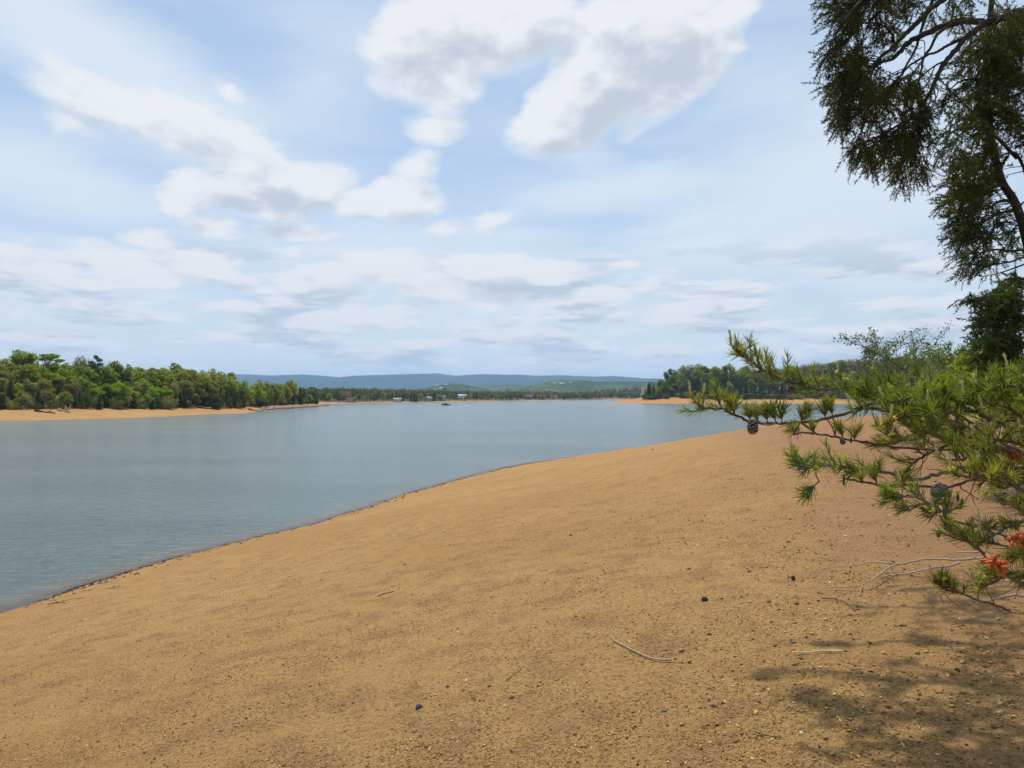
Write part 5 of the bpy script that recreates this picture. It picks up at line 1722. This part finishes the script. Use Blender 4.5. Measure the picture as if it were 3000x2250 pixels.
stick('stick', 'long curved pale stick lying alone in the middle right of the beach', 'stick', [([(1792, 1862), (1800, 1880), (1830, 1898), (1870, 1915), (1920, 1934), (1968, 1938)], .0045, .006, .012)], M['dead_wood'])
stick('straw', 'pale straight straw lying left of the dappled shade', 'straw', [([(2320, 1913), (2370, 1912), (2400, 1911), (2470, 1909)], .003, .0055, .012)], M['candle'])
stick('stick', 'thin dark twig with a raised end near the middle of the lower beach', 'stick', [([(1482, 1997), (1505, 1982), (1523, 1970), (1526, 1958)], .003, .002, [.01, .01, .02, .04])], M['pine_bark'])
stick('stick', 'dark twig near the bottom edge, left of the shade', 'stick', [([(2213, 2146), (2240, 2154), (2285, 2165)], .004, .002, .01)], M['bark'])
stick('stick', 'brown curved twig on the beach right of the near waterline, upper left', 'stick', [([(1107, 1747), (1125, 1740), (1155, 1733)], .006, .006, .01)], M['pine_bark'])
stick('driftwood_piece', 'small brown driftwood pieces side by side near the left waterline', 'driftwood', [([(315, 1725), (335, 1716), (350, 1717)], .016, .012, .02), ([(322, 1722), (336, 1722), (342, 1712)], .014, .01, .03)], M['dead_wood'])
stick('driftwood_piece', 'flat dark strip of washed-up bark at the far left of the near waterline', 'driftwood', [([(140, 1772), (170, 1765), (190, 1768)], .02, .012, .008), ([(165, 1768), (200, 1758), (245, 1752)], .012, .01, .008)], M['bark'])

M['dark_stone'] = plain('dark_stone', (.050, .052, .075), .8, .3, .4, 40)
M['grey_stone'] = plain('grey_stone', (.20, .18, .17), .85, .3, .3, 40)
M['white_stone'] = plain('white_stone', (.72, .70, .66), .7, .3, .1, 40)
STONES = [(1226, 2080, 22, 'dark', 'blue-black stone left of the middle at the bottom of the beach'), (1500, 2048, 12, 'dark', 'small dark stone right of the blue-black one on the lower beach'), (1945, 2085, 13, 'grey', 'grey stone on the lower beach between middle and shade'),
          (2324, 1890, 12, 'grey', 'grey stone just above the end of the pale straw'), (2078, 2053, 12, 'grey', 'grey flat stone above two dark lumps near the bottom'), (2090, 2080, 11, 'dark', 'dark lump left of its twin near the bottom'), (2116, 2072, 10, 'dark', 'dark lump right of its twin near the bottom'),
          (2310, 1590, 9, 'dark', 'bluish pebble left of the pine needles tufts in mid beach'), (1186, 1657, 7, 'dark', 'dark pebble alone in the upper middle of the beach'), (1312, 2019, 9, 'dark', 'flat dark chip on the lower beach above the blue-black stone'),
          (2528, 2074, 6, 'white', 'white pebble shining in the dappled shade'), (1300, 1558, 9, 'white', 'pale chip on the upper beach near the waterline'), (1672, 1570, 9, 'dark', 'dark blue chip in the upper right middle of the beach'), (1215, 2150, 9, 'grey', 'grey chip below the blue-black stone'),
          (405, 1583, 9, 'dark', 'dark stone at the left waterline'), (372, 1678, 9, 'dark', 'dark stone at the waterline below the left one'), (1912, 1318, 6, 'dark', 'dark pebble on the beach edge under the far water'), (2040, 2010, 7, 'dark', 'small dark pebble above the grey stone pair'),
          (220, 1788, 5, 'white', 'white chip near the left waterline below the driftwood'), (1405, 2012, 6, 'grey', 'tiny grey pebble between the two blue-black stones'), (2605, 2160, 5, 'dark', 'dark bluish pebble in the shade near the bottom right')]
rgs = np.random.default_rng(31)
for (px, py, s, mt, lb) in STONES:
    g = ground_at(px * 1024 / 3000, py * 1024 / 3000)
    r_ = .62 * s * (g - Vector((0, 0, EYE))).length / (FPX * 3000 / 1024)
    b = MB(); rock(b, (0, 0, 0), (r_ * 1.1, r_ * .75, r_ * .5), rgs); rock(b, (r_ * .7, r_ * .2, -r_ * .1), (r_ * .5, r_ * .5, r_ * .35), rgs)
    o = b.build('stone' if s > 9 else 'pebble', M[mt + '_stone'], smooth=False)
    o.location = g + Vector((0, 0, r_ * .25)); o.rotation_euler = (rgs.uniform(-.3, .3), rgs.uniform(-.3, .3), rgs.uniform(0, 6))
    tag(o, label=lb, cat='stone' if s > 9 else 'pebble')
for (px, py, L, lb) in [(2055, 1765, .045, 'fallen black pine cone in the middle of the right beach'), (2323, 1697, .036, 'small fallen pine cone left of the pale dead branch tips')]:
    g = ground_at(px * 1024 / 3000, py * 1024 / 3000)
    c = make_cone(L, L * .42, 1.2, 300 + px); o = c.build('fallen_pine_cone', [M['dark_stone'], M['cone']])
    o.location = g + Vector((0, 0, .02)); o.rotation_euler = (R(80), R(10), R(px))
    tag(o, label=lb, cat='pine cone')

# ------------------------------------------------------------------ flakes, grit and dry litter over the near beach
def litter_mat(name, a, b_):
    m, t, o = mat(name)
    geo = t.new('ShaderNodeNewGeometry')
    c = t.mix(geo.outputs['Random Per Island'], a, b_)
    t.l.new(principled(t, c, .85, .2).outputs[0], o.inputs[0])
    return m


M['litter_ochre'] = litter_mat('litter_ochre', (.18, .09, .03), (.50, .31, .11))
M['litter_pale'] = litter_mat('litter_pale', (.50, .36, .18), (.72, .56, .32))
M['litter_brown'] = litter_mat('litter_brown', (.11, .062, .03), (.24, .13, .055))
M['litter_leaf'] = litter_mat('litter_leaf', (.45, .24, .05), (.62, .42, .10))


def litter(name, label, n, smin, smax, mats_, probs, thick, seed, rmax=26, region=None):
    rg = np.random.default_rng(seed)
    a = np.radians(rg.uniform(-42, 42, n * 2)); r = 2.2 * (rmax / 2.2) ** rg.random(n * 2)
    x = r * np.sin(a); y = r * np.cos(a)
    # patches: more in hollows, less between
    pn = vnoise(x, y, .9, 51) * .5 + vnoise(x, y, .3, 52) * .5
    keep = rg.random(n * 2) < np.clip(.45 + .75 * pn, .05, 1)
    if region is not None: keep &= region(x, y, rg)
    x, y, r = x[keep][:n], y[keep][:n], r[keep][:n]
    z = height(x, y)
    ok = z > .06
    x, y, z, r = x[ok], y[ok], z[ok], r[ok]; n = len(x)
    s = smin * (smax / smin) ** (rg.random(n) ** 1.6) * (1 + r * .035)
    th = rg.uniform(0, 2 * math.pi, n); asp = rg.uniform(.35, .9, n)
    u = np.c_[np.cos(th), np.sin(th), rg.normal(size=n) * .35]; v = np.c_[-np.sin(th), np.cos(th), rg.normal(size=n) * .35]
    w = np.cross(u, v)
    c = np.c_[x, y, z + s * .16]
    U = u * (s / 2)[:, None]; Vv = v * (s / 2 * asp)[:, None]; Wv = w * (s * thick * rg.uniform(.6, 1.4, n))[:, None]
    k1 = rg.uniform(.5, 1, (n, 1))
    VV = np.stack([c - U, c - Vv * k1 - U * .2, c + U, c + Vv + U * .2, c + Wv, c - Wv], 1).reshape(-1, 3)
    mi = rg.choice(len(mats_), n, p=probs)
    b = MB()
    T0 = np.array([(0, 1, 4), (1, 2, 4), (2, 3, 4), (3, 0, 4), (1, 0, 5), (2, 1, 5), (3, 2, 5), (0, 3, 5)])
    b.v.append(VV); b.n = len(VV)
    T = (np.arange(n)[:, None, None] * 6 + T0[None]).reshape(-1, 3)
    b.t.append(T); b.tm.append(np.repeat(mi, 8))
    o = b.build(name, mats_)
    tag(o, label=label, cat='litter', kind='stuff')


litter('grit', 'ochre grit and small flakes scattered over the near beach', 170000, .004, .013, [M['litter_ochre'], M['litter_pale'], M['litter_brown']], [.74, .09, .17], .20, 61)
litter('flakes', 'larger tan and brown flakes lying on the near beach', 14000, .009, .026, [M['litter_ochre'], M['litter_pale'], M['litter_brown'], M['litter_leaf']], [.66, .10, .17, .07], .16, 62, 18)
litter('leaf_litter', 'yellow and brown leaf litter under the pines at the lower right', 5200, .016, .042, [M['litter_leaf'], M['litter_brown'], M['litter_pale']], [.42, .48, .10], .10, 63, 16,
       region=lambda x, y, rg: rg.random(len(x)) < np.clip((x - .12 * y - .3) / 1.5, 0, 1))

# dark bits left along the waterline
rgd = np.random.default_rng(71)
bb_ = MB(); qn = np.array(spline(near_line, 60)); sel = qn[(qn[:, 1] > 6) & (qn[:, 1] < 70)]
V_ = []
for i in range(1500):
    p = sel[rgd.integers(len(sel))]; d_ = rgd.exponential(.16) + .02 if rgd.random() < .8 else rgd.uniform(.1, 1.6)
    x, y = p[0] + d_ * .95, p[1] - d_ * .3 + rgd.normal() * .3
    s_ = rgd.uniform(.012, .05) * (1 + y * .02)
    V_.append((x, y, s_))
V_ = np.array(V_); zz_ = height(V_[:, 0], V_[:, 1]); okd = (zz_ > .0) & (zz_ < .4)
for (x, y, s_), z_ in zip(V_[okd], zz_[okd]):
    rock(bb_, (x, y, z_ + .003), (s_, s_ * rgd.uniform(.3, .8), s_ * .25), rgd)
tag(bb_.build('waterline_debris', M['drift_dark']), label='dark washed-up bits along the near waterline', cat='debris', kind='stuff')
# ------------------------------------------------------------------ air
m, t, o = mat('air')
v = t.new('ShaderNodeVolumePrincipled')
v.inputs['Color'].default_value = (.42, .655, 1.0, 1)
v.inputs['Density'].default_value = 7.6e-5
v.inputs['Anisotropy'].default_value = 0.2
t.l.new(v.outputs[0], o.inputs['Volume'])
hb = MB(); hb.box((0, 500, 197.5), (27000, 26000, 404))
haze = hb.build('haze', m)
tag(haze, kind='stuff')
haze['label'] = 'thin pale blue haze lying over the lake and hills'
